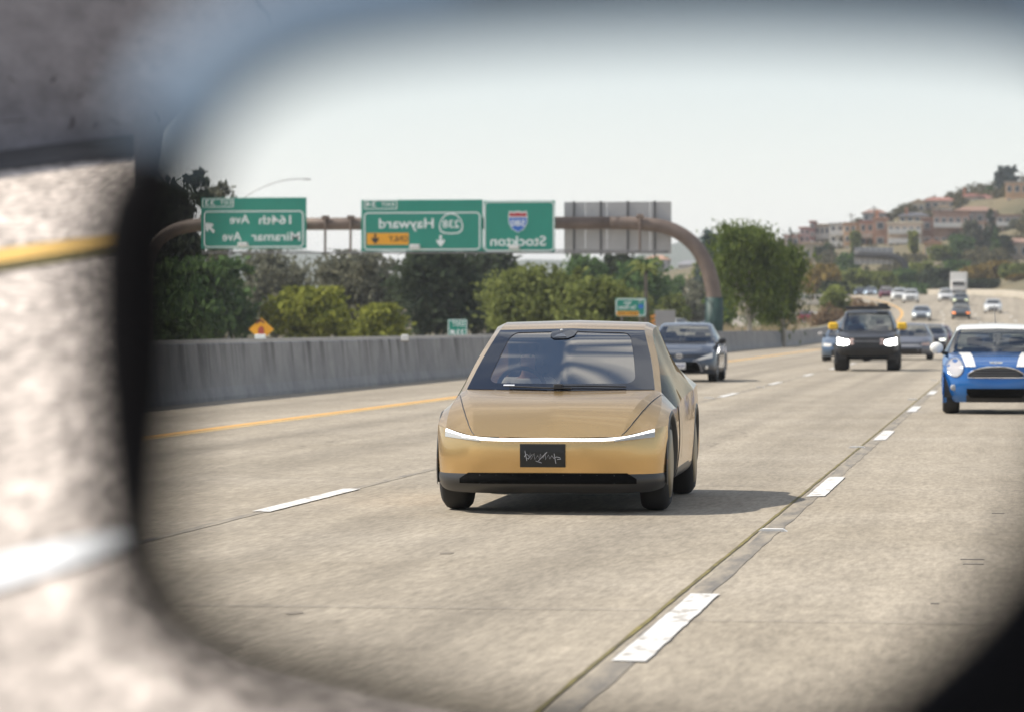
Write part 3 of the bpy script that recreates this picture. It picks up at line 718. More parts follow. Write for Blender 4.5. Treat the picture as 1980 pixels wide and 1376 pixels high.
# dark glazing border that runs round the windshield, and the camera pod
FRIT = mat('glass_border', (.012, .014, .02), .12, coat=.5)
def ws_pt(u, v, off=.004):
    """point on the windshield: u across -1..1, v from cowl (0) to roof (1)"""
    sb = gc.sub; r0, r1 = 2 * sb, 4 * sb; rr_ = r0 + v * (r1 - r0); i = min(int(rr_), r1 - 1); f = rr_ - i
    cc_ = abs(u) * sb; j = min(int(cc_), sb - 1); g = cc_ - j
    p = (gc.T[i, j]*(1-f)*(1-g) + gc.T[i+1, j]*f*(1-g) + gc.T[i, j+1]*(1-f)*g + gc.T[i+1, j+1]*f*g)
    return (math.copysign(p[0], u), p[1] - off * .7, p[2] + off * .8)
def rounded(u0, u1, v0, v1, ru, rv, n=6):
    out = []
    for (cu, cv, a0) in ((u1 - ru, v1 - rv, 0), (u0 + ru, v1 - rv, 90), (u0 + ru, v0 + rv, 180), (u1 - ru, v0 + rv, 270)):
        for k in range(n + 1):
            a = math.radians(a0 + 90 * k / n); out.append((cu + ru * math.cos(a), cv + rv * math.sin(a)))
    return out
def dens(poly, k=4):
    out = []
    for a, b in zip(poly, poly[1:] + poly[:1]):
        for j in range(k): out.append((a[0] + (b[0] - a[0]) * j / k, a[1] + (b[1] - a[1]) * j / k))
    return out
inn = dens(rounded(-.80, .80, .10, .93, .10, .12)); mcx, mcv = 0, .5
outp = []
for (u, v) in inn:
    du, dv = u - mcx, v - mcv; k = min(1.0 / abs(du) if du else 99, .5 / abs(dv) if dv else 99); outp.append((mcx + du * k * .999, mcv + dv * k * .998))
V = []; F = []; nI = len(inn)
for t in range(4):
    for a, b in zip(inn, outp): V.append(ws_pt(a[0] + (b[0] - a[0]) * t / 3, a[1] + (b[1] - a[1]) * t / 3))
for t in range(3):
    for i in range(nI): F.append((t*nI+i, t*nI+(i+1) % nI, (t+1)*nI+(i+1) % nI, (t+1)*nI+i))
wsh = gc.parts['windshield'][0]
mobj('glass_border', V, F, FRIT, wsh, True)
pod = [(-.26, .965), (-.26, .84), (-.20, .79), (-.02, .79), (.06, .84), (.10, .965)]
V = [ws_pt(u, v, .007) for u, v in dens(pod, 3)]; mobj('camera_pod', V, [tuple(range(len(V)))], FRIT, wsh)
V = [ws_pt(u, v, .010) for u, v in ((-.21, .815), (-.04, .815), (-.07, .86), (-.12, .88), (-.17, .86))]; mobj('camera_window', V, [tuple(range(5))], mat('pod_window', (.10, .11, .13), .2), wsh)
mb = MB(); c = ws_pt(-.13, .945, .012); mb.ball(c, .012, .006, .008, 8, 6); mb.build('sensor_dot', mat('sensor_white', (.8, .8, .8), .4), wsh)
# wipers and their nozzle
for pts in ([(-.55, .035), (-.1, .02), (.12, .02)], [(.0, .05), (.35, .045), (.7, .03)]):
    gc.seam([ws_pt(u, v, .016) for u, v in pts], None, .007, 'wiper')
mb = MB(); c = ws_pt(-.02, .045, .02); mb.bbox(c[0] - .035, c[0] + .035, c[1] - .02, c[1] + .02, c[2] - .015, c[2] + .015, .006); mb.build('washer_nozzle', gc.m['black'], gold)
V = [ws_pt(u, v, .009) for u, v in ((-.62, .055), (-.50, .055), (-.50, .075), (-.62, .075))]; mobj('sticker', V, [(0, 1, 2, 3)], mat('pale_sticker', (.6, .62, .66), .5), wsh)
# hood gaps, light bar housing, plate, intake
for sd in (-1, 1):
    line_ = [(sd * gc.T[i, gc.sub][0], gc.T[i, gc.sub][1], gc.T[i, gc.sub][2] + .002) for i in range(0, 2 * gc.sub + 1)]
    gap = []
    for i, p in enumerate(line_):
        t = i / (len(line_) - 1); x = sd * (.55 + .245 * t ** .8); gap.append((x, p[1] + .02 + .06 * t, gc.zsurf(x, p[1] + .02 + .06 * t) + .002))
    gc.seam(gap, None, .0038)
    # dark lens below the tip of the light bar
    gc.band('lamp_lens', [sd * q for q in lin(.50, .785, 9)], lambda x: .553 + max(0, abs(x) - .50) * .20, lambda x: .542 + max(0, abs(x) - .5) * .10, mat('lamp_lens', (.42, .42, .40), .15, coat=1), .007, gc.parts['light_bar'][0])
    mb = MB(); zz = lin(.33, .40, 4); mb.add([(sd * .866, .400, .36), (sd * .872, .42, .36), (sd * .872, .42, .40), (sd * .866, .400, .40)], [(0, 1, 2, 3)]); mb.build('side_marker', mat('amber_marker', (.75, .22, .03), .3), gold)
top_gap = [(x, gc.ysurf(x, .556) - .003, .576 + max(0, abs(x) - .5) * .2) for x in lin(-.76, .76, 25)]
intake = gc.band('air_intake', lin(-.66, .66, 21), lambda x: .306 - max(0, abs(x) - .625) * 1.2, lambda x: .228, mat('intake_black', (.003, .003, .003), .8, spec=.1), .008, None, 6)
for x in lin(-.5, .5, 9): gc.band('intake_bar', [x - .004, x + .004], lambda q: .296, lambda q: .228, mat('intake_grey', (.03, .03, .03), .6), .009, intake, 1)
plate = gc.band('number_plate', lin(-.185, .135, 7), lambda x: .516, lambda x: .360, mat('plate_black', (.012, .012, .012), .5), .03)
gc.band('plate_frame', lin(-.193, .143, 7), lambda x: .524, lambda x: .352, mat('plate_frame', (.02, .02, .02), .35), .022, plate, 2)
scr = [[(-.15, .45), (-.143, .42), (-.13, .415), (-.10, .45), (-.128, .41), (-.115, .46), (-.11, .41), (-.085, .455), (-.08, .41), (-.06, .44), (-.045, .41), (-.04, .45), (-.02, .42), (-.005, .46), (.0, .41), (.02, .445), (.03, .415), (.045, .44), (.06, .42), (.08, .43), (.105, .425), (.112, .415), (.085, .412)],
       [(-.16, .43), (-.14, .45), (-.12, .43)], [(.062, .455), (.075, .38)], [(-.155, .475), (-.14, .40)], [(-.075, .40), (-.03, .385), (-.055, .40), (.01, .465)]]
for st in scr:
    mb = MB(); mb.tube([(x, gc.ysurf(x, .43) - .032, z) for x, z in st], .0022, 5); mb.build('scrawled_lettering', mat('chalk_grey', (.42, .42, .44), .7), plate)
# roof ridge, mirror-less sides, door gap and handle line
mb = MB(); mb.tube([(sd_ * .28, y, gc.zsurf(.28, y) - .002) for sd_ in (1,) for y in lin(2.2, 2.9, 6)], .012, 6)
for sd in (-1, 1):
    xs_ = [(sd * (float(np.interp(1.35, gc.S[:, 0, 1], gc.S[:, j, 0])) + .002), 1.35 + .05 * math.sin(j * .2), float(np.interp(1.35, gc.S[:, 0, 1], gc.S[:, j, 2]))) for j in range(0, gc.S.shape[1] - 2, 3)]
    gc.seam(xs_, None, .004)
mb = MB(); mb.bbox(-.60, .60, .35, 4.0, .15, .26, .03); mb.build('underbody', gc.m['black'], gold)
# cabin: back panel and headliner added to darken it, dash, two seats, steering yoke
mb = MB(); mb.bbox(-.60, .60, 2.75, 2.82, .35, 1.33, .02); mb.build('dark_back_panel', mat('cabin_dark', (.012, .012, .014), .9), gold)
mb = MB(); mb.bbox(-.53, .53, 2.12, 2.76, 1.335, 1.35, .005); mb.build('headliner', MATS['cabin_dark'], gold)
gc.cabin(x=.36, y=2.25, zb=.42, zt=1.12, dash=(1.12, .84))
mb = MB(); sw = []
for k in range(25):
    a = 2 * math.pi * k / 24; sw.append((-.36 + .185 * math.cos(a), 1.62 - .07 * math.sin(a), .90 + .165 * math.sin(a)))
mb.tube(sw, .017, 8, False); mb.tube([(-.36, 1.62, .90), (-.36, 1.40, .80)], .03, 8); mb.tube([(-.53, 1.62, .90), (-.19, 1.62, .90)], .02, 6)
mb.build('steering_wheel', mat('wheel_rim_dark', (.02, .02, .02), .5), gold, True)

# ---- the driver of the gold car ------------------------------------------------
def skin_body(name, joints, bones, m, parent, sub=2):
    """one continuous surface grown over a skeleton of joints (position, radius)"""
    keys = list(joints); me = bpy.data.meshes.new(name)
    me.from_pydata([joints[k][0] for k in keys], [(keys.index(a), keys.index(b)) for a, b in bones], [])
    o = bpy.data.objects.new(name, me); C.objects.link(o)
    mod = o.modifiers.new('skin', 'SKIN'); ss = o.modifiers.new('sub', 'SUBSURF'); ss.levels = sub; ss.render_levels = sub
    for i, k in enumerate(keys):
        r = joints[k][1]; r = r if isinstance(r, tuple) else (r, r); me.skin_vertices[0].data[i].radius = r
    me.skin_vertices[0].data[0].use_root = True
    dg = bpy.context.evaluated_depsgraph_get(); nm = bpy.data.meshes.new_from_object(o.evaluated_get(dg))
    bpy.data.objects.remove(o); bpy.data.meshes.remove(me)
    nm.name = name; nm.materials.clear(); nm.materials.append(m)
    nm.polygons.foreach_set('use_smooth', [True] * len(nm.polygons))
    return link(bpy.data.objects.new(name, nm), parent)
def local(o, p): return o.matrix_basis @ Vector(p)
SKIN = mat('skin', (.42, .24, .16), .6); SHIRT = mat('white_shirt', (.80, .79, .75), .8, var=.06, scale=14)
per = thing('person', 'driver in a white shirt with both hands on the steering wheel of the gold car', 'person', local(gold, (-.36, 2.1, .44)), gold.rotation_euler.z)
J = {'pelvis': ((0, -.02, .10), (.15, .11)), 'belly': ((0, .0, .25), (.14, .11)), 'chest': ((0, .0, .42), (.16, .11)), 'collar': ((0, .0, .52), (.09, .07)), 'neck': ((0, -.01, .58), .05), 'jaw': ((0, -.05, .655), (.062, .07)), 'skull': ((0, -.03, .74), (.075, .09)),
     'shl': ((-.17, 0, .48), .065), 'ell': ((-.25, -.22, .33), .045), 'wrl': ((-.14, -.42, .43), .030), 'hal': ((-.10, -.47, .46), .035), 'shr': ((.17, 0, .48), .065), 'elr': ((.25, -.22, .33), .045), 'wrr': ((.14, -.42, .43), .030), 'har': ((.10, -.47, .46), .035),
     'hil': ((-.10, -.12, .06), .09), 'knl': ((-.12, -.50, .10), .065), 'anl': ((-.12, -.72, -.15), .045), 'hir': ((.10, -.12, .06), .09), 'knr': ((.12, -.50, .10), .065), 'anr': ((.12, -.72, -.15), .045)}
B = [('pelvis', 'belly'), ('belly', 'chest'), ('chest', 'collar'), ('collar', 'neck'), ('neck', 'jaw'), ('jaw', 'skull'), ('chest', 'shl'), ('shl', 'ell'), ('ell', 'wrl'), ('wrl', 'hal'), ('chest', 'shr'), ('shr', 'elr'), ('elr', 'wrr'), ('wrr', 'har'),
     ('pelvis', 'hil'), ('hil', 'knl'), ('knl', 'anl'), ('pelvis', 'hir'), ('hir', 'knr'), ('knr', 'anr')]
for sd, k in ((-1, 'l'), (1, 'r')):                        # fingers curled over the rim
    for f in range(4):
        x = sd * (.075 + .018 * f)
        J[f'f{k}{f}a'] = ((x, -.50, .475 - .004 * f), .009); J[f'f{k}{f}b'] = ((x, -.525, .455), .0085); J[f'f{k}{f}c'] = ((x, -.505, .437), .0075)
        B += [(f'ha{k}', f'f{k}{f}a'), (f'f{k}{f}a', f'f{k}{f}b'), (f'f{k}{f}b', f'f{k}{f}c')]
    J[f't{k}a'] = ((sd * .062, -.465, .462), .010); J[f't{k}b'] = ((sd * .05, -.488, .445), .009); B += [(f'ha{k}', f't{k}a'), (f't{k}a', f't{k}b')]
skin_body('body', J, B, SKIN, per)
sj = {k: (J[k][0], tuple(q * 1.12 + .012 for q in (J[k][1] if isinstance(J[k][1], tuple) else (J[k][1],) * 2))) for k in ('pelvis', 'belly', 'chest', 'collar', 'shl', 'ell', 'wrl', 'shr', 'elr', 'wrr')}
skin_body('shirt', sj, [b for b in B if b[0] in sj and b[1] in sj], SHIRT, per)
mb = MB(); mb.ball((0, -.01, .775), .085, .10, .075, 14, 10); mb.build('hair', mat('dark_hair', (.03, .022, .017), .8), per, True)
for sd in (-1, 1):
    mb = MB(); mb.ball((sd * .03, -.112, .715), .012, .008, .008, 8, 6); mb.build('eye', mat('eye', (.05, .04, .04), .3), per, True)
mb = MB(); mb.ball((0, -.122, .685), .012, .018, .022, 8, 6); mb.build('nose', SKIN, per, True)

# ---- other vehicles -------------------------------------------------------------
def set_car(name, label, spec, sub, col, x, y, Y=None, cat='car', rz=0.0, mats=None, group=None, away=False, zf=zr):
    """put the nose of a vehicle on the road under pixel (x, y) at distance Y (worked out from y on flat road when Y is None)"""
    if Y is None:
        lo, hi = 20.0, 700.0
        for _ in range(50):
            md = (lo + hi) / 2
            if at(x, y, md).z > zf(md): lo = md
            else: hi = md
        Y = lo
    p = at(x, y, Y)
    r = thing(name, label, cat, (p.x, Y, zf(Y)), math.radians(rz) + (math.pi if away else 0), group)
    slope = (zf(Y + 6) - zf(Y - 2)) / 8; r.rotation_euler.x = math.atan(slope) * (-1 if away else 1)
    if away: r.location.y += spec['L']
    return Car(r, spec, sub, paint(*col) if isinstance(col, tuple) else col, mats)
def lamps(c, x0, x1, zlo, zhi, m, slope=0.0, name='headlight', out=.35):
    for sd in (-1, 1):
        k = (zhi - zlo)
        c.band(name, [sd * q for q in lin(x0, x1, 7)], lambda x: zhi + (abs(x) - x1) * slope, lambda x: zlo + (abs(x) - x1) * slope * .5 + max(0, (x0 + (x1 - x0) * .3) - abs(x)) * out, m, .008)

# dark slate sedan behind the gold car
DK = ('slate_paint', (.050, .062, .085), .5, .3, .9)
sp = gen_spec(W2=.885, Lg=4.65, H=1.46, hf=.70, cowl=(1.22, .965), wst=(2.0,), wheels=(.92, 3.62), ws_w=(.70, .56), tum=.645, nose=.14)
sedan = set_car('sedan', 'dark slate sedan with oval emblem half hidden behind the gold car', sp, 6, DK, 1313, 737, 88.5, rz=.6)
c = sedan
lamps(c, .36, .80, .60, .72, LAMP_OFF, .42)
c.band('grille', lin(-.52, .52, 13), lambda x: .655, lambda x: .605 + abs(x) * .03, c.m['black'], .008)
c.band('lower_intake', lin(-.50, .50, 13), lambda x: .50 - max(0, abs(x) - .42) * .6, lambda x: .245 + max(0, abs(x) - .4) * .3, mat('intake_black', (.006,)*3), .008)
c.seam([(-.56, c.ysurf(.56, .26) - .012, .26), (-.50, c.ysurf(.5, .42) - .012, .42), (-.44, c.ysurf(.44, .51) - .012, .515), (.44, c.ysurf(.44, .51) - .012, .515), (.50, c.ysurf(.5, .42) - .012, .42), (.56, c.ysurf(.56, .26) - .012, .26)], None, .011, 'grille_surround').data.materials[0] = mat('grey_trim', (.35, .36, .40), .35, .5)
pl = c.band('number_plate', lin(-.16, .16, 4), lambda x: .485, lambda x: .325, PLATE, .02)
text_mesh('plate_number', '7KLB482', .085, mat('plate_ink', (.10, .12, .25), .6), pl, 0, .40, c.ysurf(0, .40) - .024, width=.27)
mb = MB()
for rx, rz_, cz in ((.085, .058, 0), (.030, .056, 0), (.055, .026, .03)):
    mb.tube([(rx * math.cos(2 * math.pi * k / 20), c.ysurf(0, .64) - .022, .635 + cz + rz_ * math.sin(2 * math.pi * k / 20)) for k in range(21)], .009, 6, False)
    mb.build('emblem', CHROME, c.root); mb = MB()
for sd in (-1, 1):
    mb = MB(); mb.ball((sd * .66, c.ysurf(.66, .36) - .005, .37), .045, .02, .05, 12, 8); mb.build('fog_lamp', LAMP_OFF, c.root, True)
    c.side_mirror(sd, .86, 1.42, 1.0, mat('mirror_black', (.02, .02, .022), .4), .2, .14)
c.cabin(y=2.05, zb=.45, zt=1.22, dash=(1.25, .93))
c.seam([(-.55, 1.27, .985), (.0, 1.19, .975), (.55, 1.27, .985)], None, .012, 'wiper')
mb = MB(); mb.bbox(-.13, .13, 1.78, 1.82, 1.22, 1.30, .015); mb.build('inside_mirror', c.m['black'], c.root)

# tall black off-roader with yellow mirrors and lit lamps
sp = gen_spec(W2=.96, Lg=4.7, H=1.83, hf=1.02, cowl=(1.15, 1.22), wst=(1.72,), roof=2.6, rt=(4.1, None), rb=(4.55, 1.25), tail=(4.68, 1.15), wheels=(.86, 3.65), wr=.42, ww=.40, arch=.49, nose=.06, bot=.48, belt=1.18, ws_w=(.76, .64), tum=.72, sill=.45, inset=-.03)
suv = set_car('off_road_vehicle', 'black off-road vehicle with bright headlights, yellow mirrors and roof rack', sp, 6, ('suv_black', (.035, .037, .043), .3, .42, .35), 1676, 717, 110.5, rz=1.2)
c = suv
lamps(c, .54, .90, .80, 1.00, LAMP_ON, .22, out=.6)
c.band('grille', lin(-.50, .50, 9), lambda x: 1.0, lambda x: .74, mat('grille_black', (.02, .02, .02), .5), .012)
c.band('grille_bar', lin(-.45, .45, 9), lambda x: .92, lambda x: .87, mat('grille_grey', (.10, .10, .105), .5), .022)
c.band('skid_bumper', lin(-.80, .80, 11), lambda x: .70, lambda x: .44 + abs(x) * .06, mat('bumper_black', (.015, .015, .016), .6), .07)
for sd in (-1, 1):
    c.side_mirror(sd, .90, 1.30, 1.36, mat('yellow_cover', (.82, .50, .03), .4), .30, .22)
    c.band('turn_lamp', [sd * q for q in lin(.40, .51, 4)], lambda x: .98, lambda x: .80, mat('turn_pink', (.55, .40, .36), .3), .02)
rk = MB()
rk.bbox(-.68, .68, 1.75, 1.83, 1.86, 1.97, .02); o = rk.build('roof_rack', c.m['black'], c.root)
for sd in (-1, 1):
    mb = MB(); mb.tube([(sd * .66, 1.8, 1.93), (sd * .66, 3.9, 1.93)], .03, 8); mb.build('rack_rail', c.m['black'], o)
for y in lin(2.2, 3.8, 4):
    mb = MB(); mb.tube([(-.66, y, 1.93), (.66, y, 1.93)], .022, 8); mb.build('rack_bar', c.m['black'], o)
mb = MB(); mb.bbox(.30, .62, 2.1, 2.6, 1.94, 2.06, .03); mb.build('rack_bag', c.m['black'], o)
c.cabin(x=.38, y=2.0, zb=.75, zt=1.55, dash=(1.22, 1.19))
c.seam([(-.3, 1.2, 1.25), (.2, 1.2, 1.245)], None, .014, 'wiper')

# blue hatchback with white roof and stripes
sp = gen_spec(W2=.845, Lg=3.7, H=1.41, hf=.735, cowl=(1.02, .97), wst=(1.46,), roof=2.2, rt=(3.1, None), rb=(3.5, 1.0), tail=(3.62, .95), wheels=(.62, 3.08), wr=.31, nose=.2, bot=.19, belt=.92, ws_w=(.68, .575), tum=.64, ww=.25, mats={'roof': 'white', 'roof_rail': 'white', 'pillar': 'black', 'lower_grille': 'black'})
mini = set_car('hatchback', 'bright blue hatchback with white roof and two white hood stripes at the right edge', sp, 7, ('bright_blue', (.010, .135, .43), .5, .25, 1.0), 1926, 797, 57.3, rz=.4, mats={'white': mat('white_roof', (.78, .77, .73), .35, coat=.5)})
c = mini
WH = mat('stripe_white', (.80, .79, .76), .4, coat=.4)
for sd in (-1, 1):
    c.hood_band('hood_stripe', lin(.09, .98, 9), lambda y: sd * (.31 + .10 * y), lambda y: sd * (.46 + .14 * y), WH, .005)
    mb = MB(); V, F = [], []
    lx, lz = .64, .735; n = 20
    ring_ = [(sd * (lx + .125 * math.cos(2 * math.pi * k / n)), lz + .145 * math.sin(2 * math.pi * k / n)) for k in range(n)]
    P_ = [(x, c.ysurf(x, z) - .012, z) for x, z in ring_]; cen = (sd * lx, c.ysurf(lx, lz) - .05, lz)
    lamp = mobj('headlight', [cen] + P_, [(0, 1 + k, 1 + (k + 1) % n) for k in range(n)], mat('mini_lamp', (.62, .58, .56), .12, .35, coat=1), c.root, True)
    mb = MB(); mb.tube(P_ + [P_[0]], .014, 6, False); mb.build('lamp_ring', CHROME, lamp, True)
    mb = MB(); mb.ball((sd * .66, c.ysurf(.66, .42) - .01, .42), .055, .02, .05, 12, 8); mb.build('fog_lamp', mat('fog_grey', (.35, .36, .38), .2), c.root, True)
    c.side_mirror(sd, .83, 1.18, 1.03, MATS['white_roof'], .22, .19, True)
g0 = c.band('grille', lin(-.42, .42, 17), lambda x: .735 - .10 * (abs(x) / .42) ** 3, lambda x: .585 + .01 * (abs(x) / .42) ** 4, mat('grille_black', (.02,)*3), .014)
pts = [(x, c.ysurf(x, .735) - .02, .742 - .10 * (abs(x) / .42) ** 3) for x in lin(-.43, .43, 17)] + [(x, c.ysurf(x, .58) - .02, .578) for x in lin(.44, -.44, 9)]
mb = MB(); mb.tube(pts + [pts[0]], .014, 6, False); mb.build('grille_surround', CHROME, g0)
for z in (.62, .66, .70):
    mb = MB(); mb.tube([(x, c.ysurf(x, z) - .024, z) for x in lin(-.36, .36, 7)], .006, 5); mb.build('grille_bar', mat('grille_grey', (.1,)*3), g0)
c.band('lower_intake', lin(-.46, .46, 15), lambda x: .405, lambda x: .26 + max(0, abs(x) - .40) * 1.2, mat('intake_black', (.006,)*3), .012)
em = MB(); em.ball((0, c.ysurf(0, .80) - .01, .80), .035, .012, .035, 12, 8); e_ = em.build('emblem', CHROME, c.root, True)
for sd in (-1, 1):
    mb = MB(); y_ = c.ysurf(.07, .80) - .012
    mb.add([(sd * .03, y_, .825), (sd * .11, y_ + .006, .82), (sd * .09, y_ + .004, .80), (sd * .03, y_, .78)], [(0, 1, 2, 3)]); mb.build('emblem_wing', CHROME, e_)
mb = MB(); mb.tube([(0, 2.9, 1.40), (-.02, 3.2, 1.72)], [.01, .005], 6); mb.build('aerial', c.m['black'], c.root)
c.cabin(x=.34, y=1.95, zb=.45, zt=1.2, dash=(1.1, .93))
mb = MB(); mb.bbox(-.11, .11, 1.36, 1.40, 1.16, 1.27, .015); mb.build('inside_mirror', mat('mirror_back_pale', (.30, .36, .32), .4), c.root)

# traffic farther back: whole vehicles with fewer divisions
SED = lambda **k: gen_spec(**{**dict(W2=.89, Lg=4.6, H=1.45), **k})
SUVS = lambda **k: gen_spec(**{**dict(W2=.93, Lg=4.6, H=1.68, hf=.88, cowl=(1.15, 1.1), wst=(1.8,), roof=2.5, rt=(3.9, None), rb=(4.4, 1.15), tail=(4.5, 1.1), wr=.36, belt=1.05, bot=.26, ws_w=(.74, .62), tum=.69, sill=.28), **k})
def far_car(name, label, spec, col, x, y, lampm, Y=None, hz=None, **k):
    c = set_car(name, label, spec, 3, col, x, y, Y, **k)
    hf = spec['fascia'][3][0][2]
    if lampm is not None:
        lamps(c, .50, .82, hf - .12, hf, lampm, .1)
    c.band('grille', lin(-.45, .45, 5), lambda x: hf - .04, lambda x: hf - .16, c.m['black'], .01)
    c.band('lower_intake', lin(-.5, .5, 5), lambda x: hf - .24, lambda x: hf - .38, c.m['black'], .01)
    return c
def rear_lamps(c, z0=.78, z1=.92, m=None):
    Ly = c.sp['L']
    for sd in (-1, 1):
        mb = MB(); mb.bbox(sd * .80 - .12, sd * .80 + .04, Ly - .24, Ly - .12, z0, z1, .02); mb.build('tail_light', m or mat('tail_red', (.45, .02, .015), .25), c.root)
c = far_car('sedan', 'blue grey car mostly hidden at the left side of the black off-road vehicle', SED(H=1.5, W2=.9), ('steel_blue', (.10, .15, .22), .5, .3, .8), 1633, 677, LAMP_OFF, 139)
for sd in (-1, 1): c.side_mirror(sd, .88, 1.4, 1.05, mat('mirror_pale', (.45, .42, .40), .4), .2, .15)
c = far_car('sedan', 'grey sedan with round pale lamps to the right of the black off-road vehicle', SED(H=1.47), ('mid_grey', (.15, .155, .18), .5, .35, .6), 1758, 690, mat('lamp_peach', (.62, .45, .38), .3), 146)
c.band('chrome_bar', lin(-.5, .5, 5), lambda x: .62, lambda x: .52, mat('grille_silver', (.45, .44, .44), .3, .5), .014)
c.cabin(y=2.05, zb=.45, zt=1.2)
c = far_car('sedan', 'near black car with a pale green lit lamp behind the grey sedan', SED(H=1.44), ('near_black', (.035, .035, .045), .4, .35, .6), 1797, 668, LAMP_SOFT, 190)
c = far_car('sedan', 'dark maroon car peeping out behind the near black car', SED(H=1.4), ('maroon', (.10, .02, .035), .4, .35, .6), 1812, 662, None, 215)
c = far_car('sedan', 'silver car with both lamps lit just above the grey sedan', SED(H=1.4), ('silver', (.42, .45, .48), .6, .3, .8), 1781, 621, LAMP_SOFT)
c = far_car('sedan', 'dark green car glowing with orange turn lamps in the far lane', SED(H=1.5), ('dark_green_grey', (.05, .065, .07), .4, .35, .6), 1858, 618, mat('orange_lamps', (1, .32, .05), .3, emit=1.8, ecol=(1, .24, .03)))
c = far_car('car', 'car with two pale yellow lamps right behind the orange lit car', SED(H=1.45), ('olive_dark', (.10, .11, .11), .4, .35, .6), 1857, 591, mat('yellow_lamps', (.9, .95, .6), .3, emit=1.3, ecol=(.95, 1, .6)))
c = far_car('sedan', 'white sedan with dark windshield alone in the right lane', SED(H=1.42), ('white_paint', (.75, .75, .73), .0, .3, .8), 1920, 606, None)
c = far_car('sedan', 'dark blue car whose roof shows above the blue hatchback', SED(H=1.47, W2=.95), ('navy_blue', (.05, .09, .18), .4, .3, .8), 1921, 652, None, 195)
c = far_car('sedan', 'left one of two white cars side by side on the far bend', SUVS(H=1.6), ('white_paint',), 1737, 583, None)
c = far_car('sedan', 'right one of two white cars side by side on the far bend', SUVS(H=1.6), ('white_paint',), 1760, 586, None)
c = far_car('sedan', 'white car beside the white box truck', SED(H=1.55), ('white_paint',), 1828, 583, LAMP_OFF)
c = far_car('sedan', 'dark red car leading the two white cars on the far bend', SED(H=1.5), ('dark_red', (.16, .02, .025), .4, .3, .7), 1712, 577, None)
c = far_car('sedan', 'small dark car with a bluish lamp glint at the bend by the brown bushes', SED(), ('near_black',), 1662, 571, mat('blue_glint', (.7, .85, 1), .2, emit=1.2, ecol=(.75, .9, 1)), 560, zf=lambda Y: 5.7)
c = far_car('sedan', 'pale small car at the bend between the dark car and the red car', SED(), ('silver',), 1683, 572, MATS['blue_glint'], 540, zf=lambda Y: 5.6)
# white box truck
tr = thing('box_truck', 'white box truck high above the orange lit car', 'truck', (at(1853, 583, 500).x, 500, zr(500)))
mb = MB(); mb.bbox(-1.0, 1.0, 0, 1.6, .6, 2.1, .15); cab = mb.build('cab', mat('truck_white', (.70, .68, .64), .5), tr)
mb = MB(); mb.bbox(-.85, .85, -.02, .1, 1.4, 2.0, .03); mb.build('windshield', MATS['glass_border'], cab)
mb = MB(); mb.bbox(-1.15, 1.15, 1.7, 6.8, .9, 3.3, .06); mb.build('cargo_box', MATS['truck_white'], tr)
mb = MB(); mb.bbox(-1.05, 1.05, -.1, .2, .45, .75, .05); mb.build('front_bumper', MATS['black_trim'], tr)
for sd in (-1, 1):
    for y in (.9, 5.4):
        mb = MB(); mb.lathe_x([(0, .2), (0, .42), (-sd * .25, .42), (-sd * .25, .2)], 18, sd * 1.0, y, .42); mb.build('wheel', MATS['tyre_rubber'], tr, True)
# opposite side: red car driving away, pale car on the bridge, parked cars
c = far_car('hatchback', 'red car seen from behind on the road below the small bridge', SUVS(H=1.55), ('bright_red', (.24, .02, .03), .3, .3, .8), 1558, 630, None, 385, away=True, zf=oz)
rear_lamps(c)
mb = MB(); mb.bbox(-.6, .6, c.sp['L'] - .12, c.sp['L'] + .02, .35, .5, .03); mb.build('bumper_bar', MATS['grey_trim'], c.root)
BRZ = at(1560, 580, 452).z
c = far_car('pickup', 'pale pickup crossing the small bridge', SED(H=1.6), ('silver',), 1560, 578, None, 455, zf=lambda Y: BRZ - .1, rz=70)
for i, (x, y, Y, lb, cn) in enumerate(((1338, 622, 330, 'white parked car between the sign pillar and the slate sedan', ('white_paint',)), (1412, 616, 345, 'white parked car glimpsed right of the sign pillar', ('white_paint',)), (1322, 621, 345, 'grey parked car left of the white parked one', ('mid_grey',)))):
    far_car('parked_car', lb, SED(), cn, x, y, None, Y, zf=lambda Y: .55, rz=40)

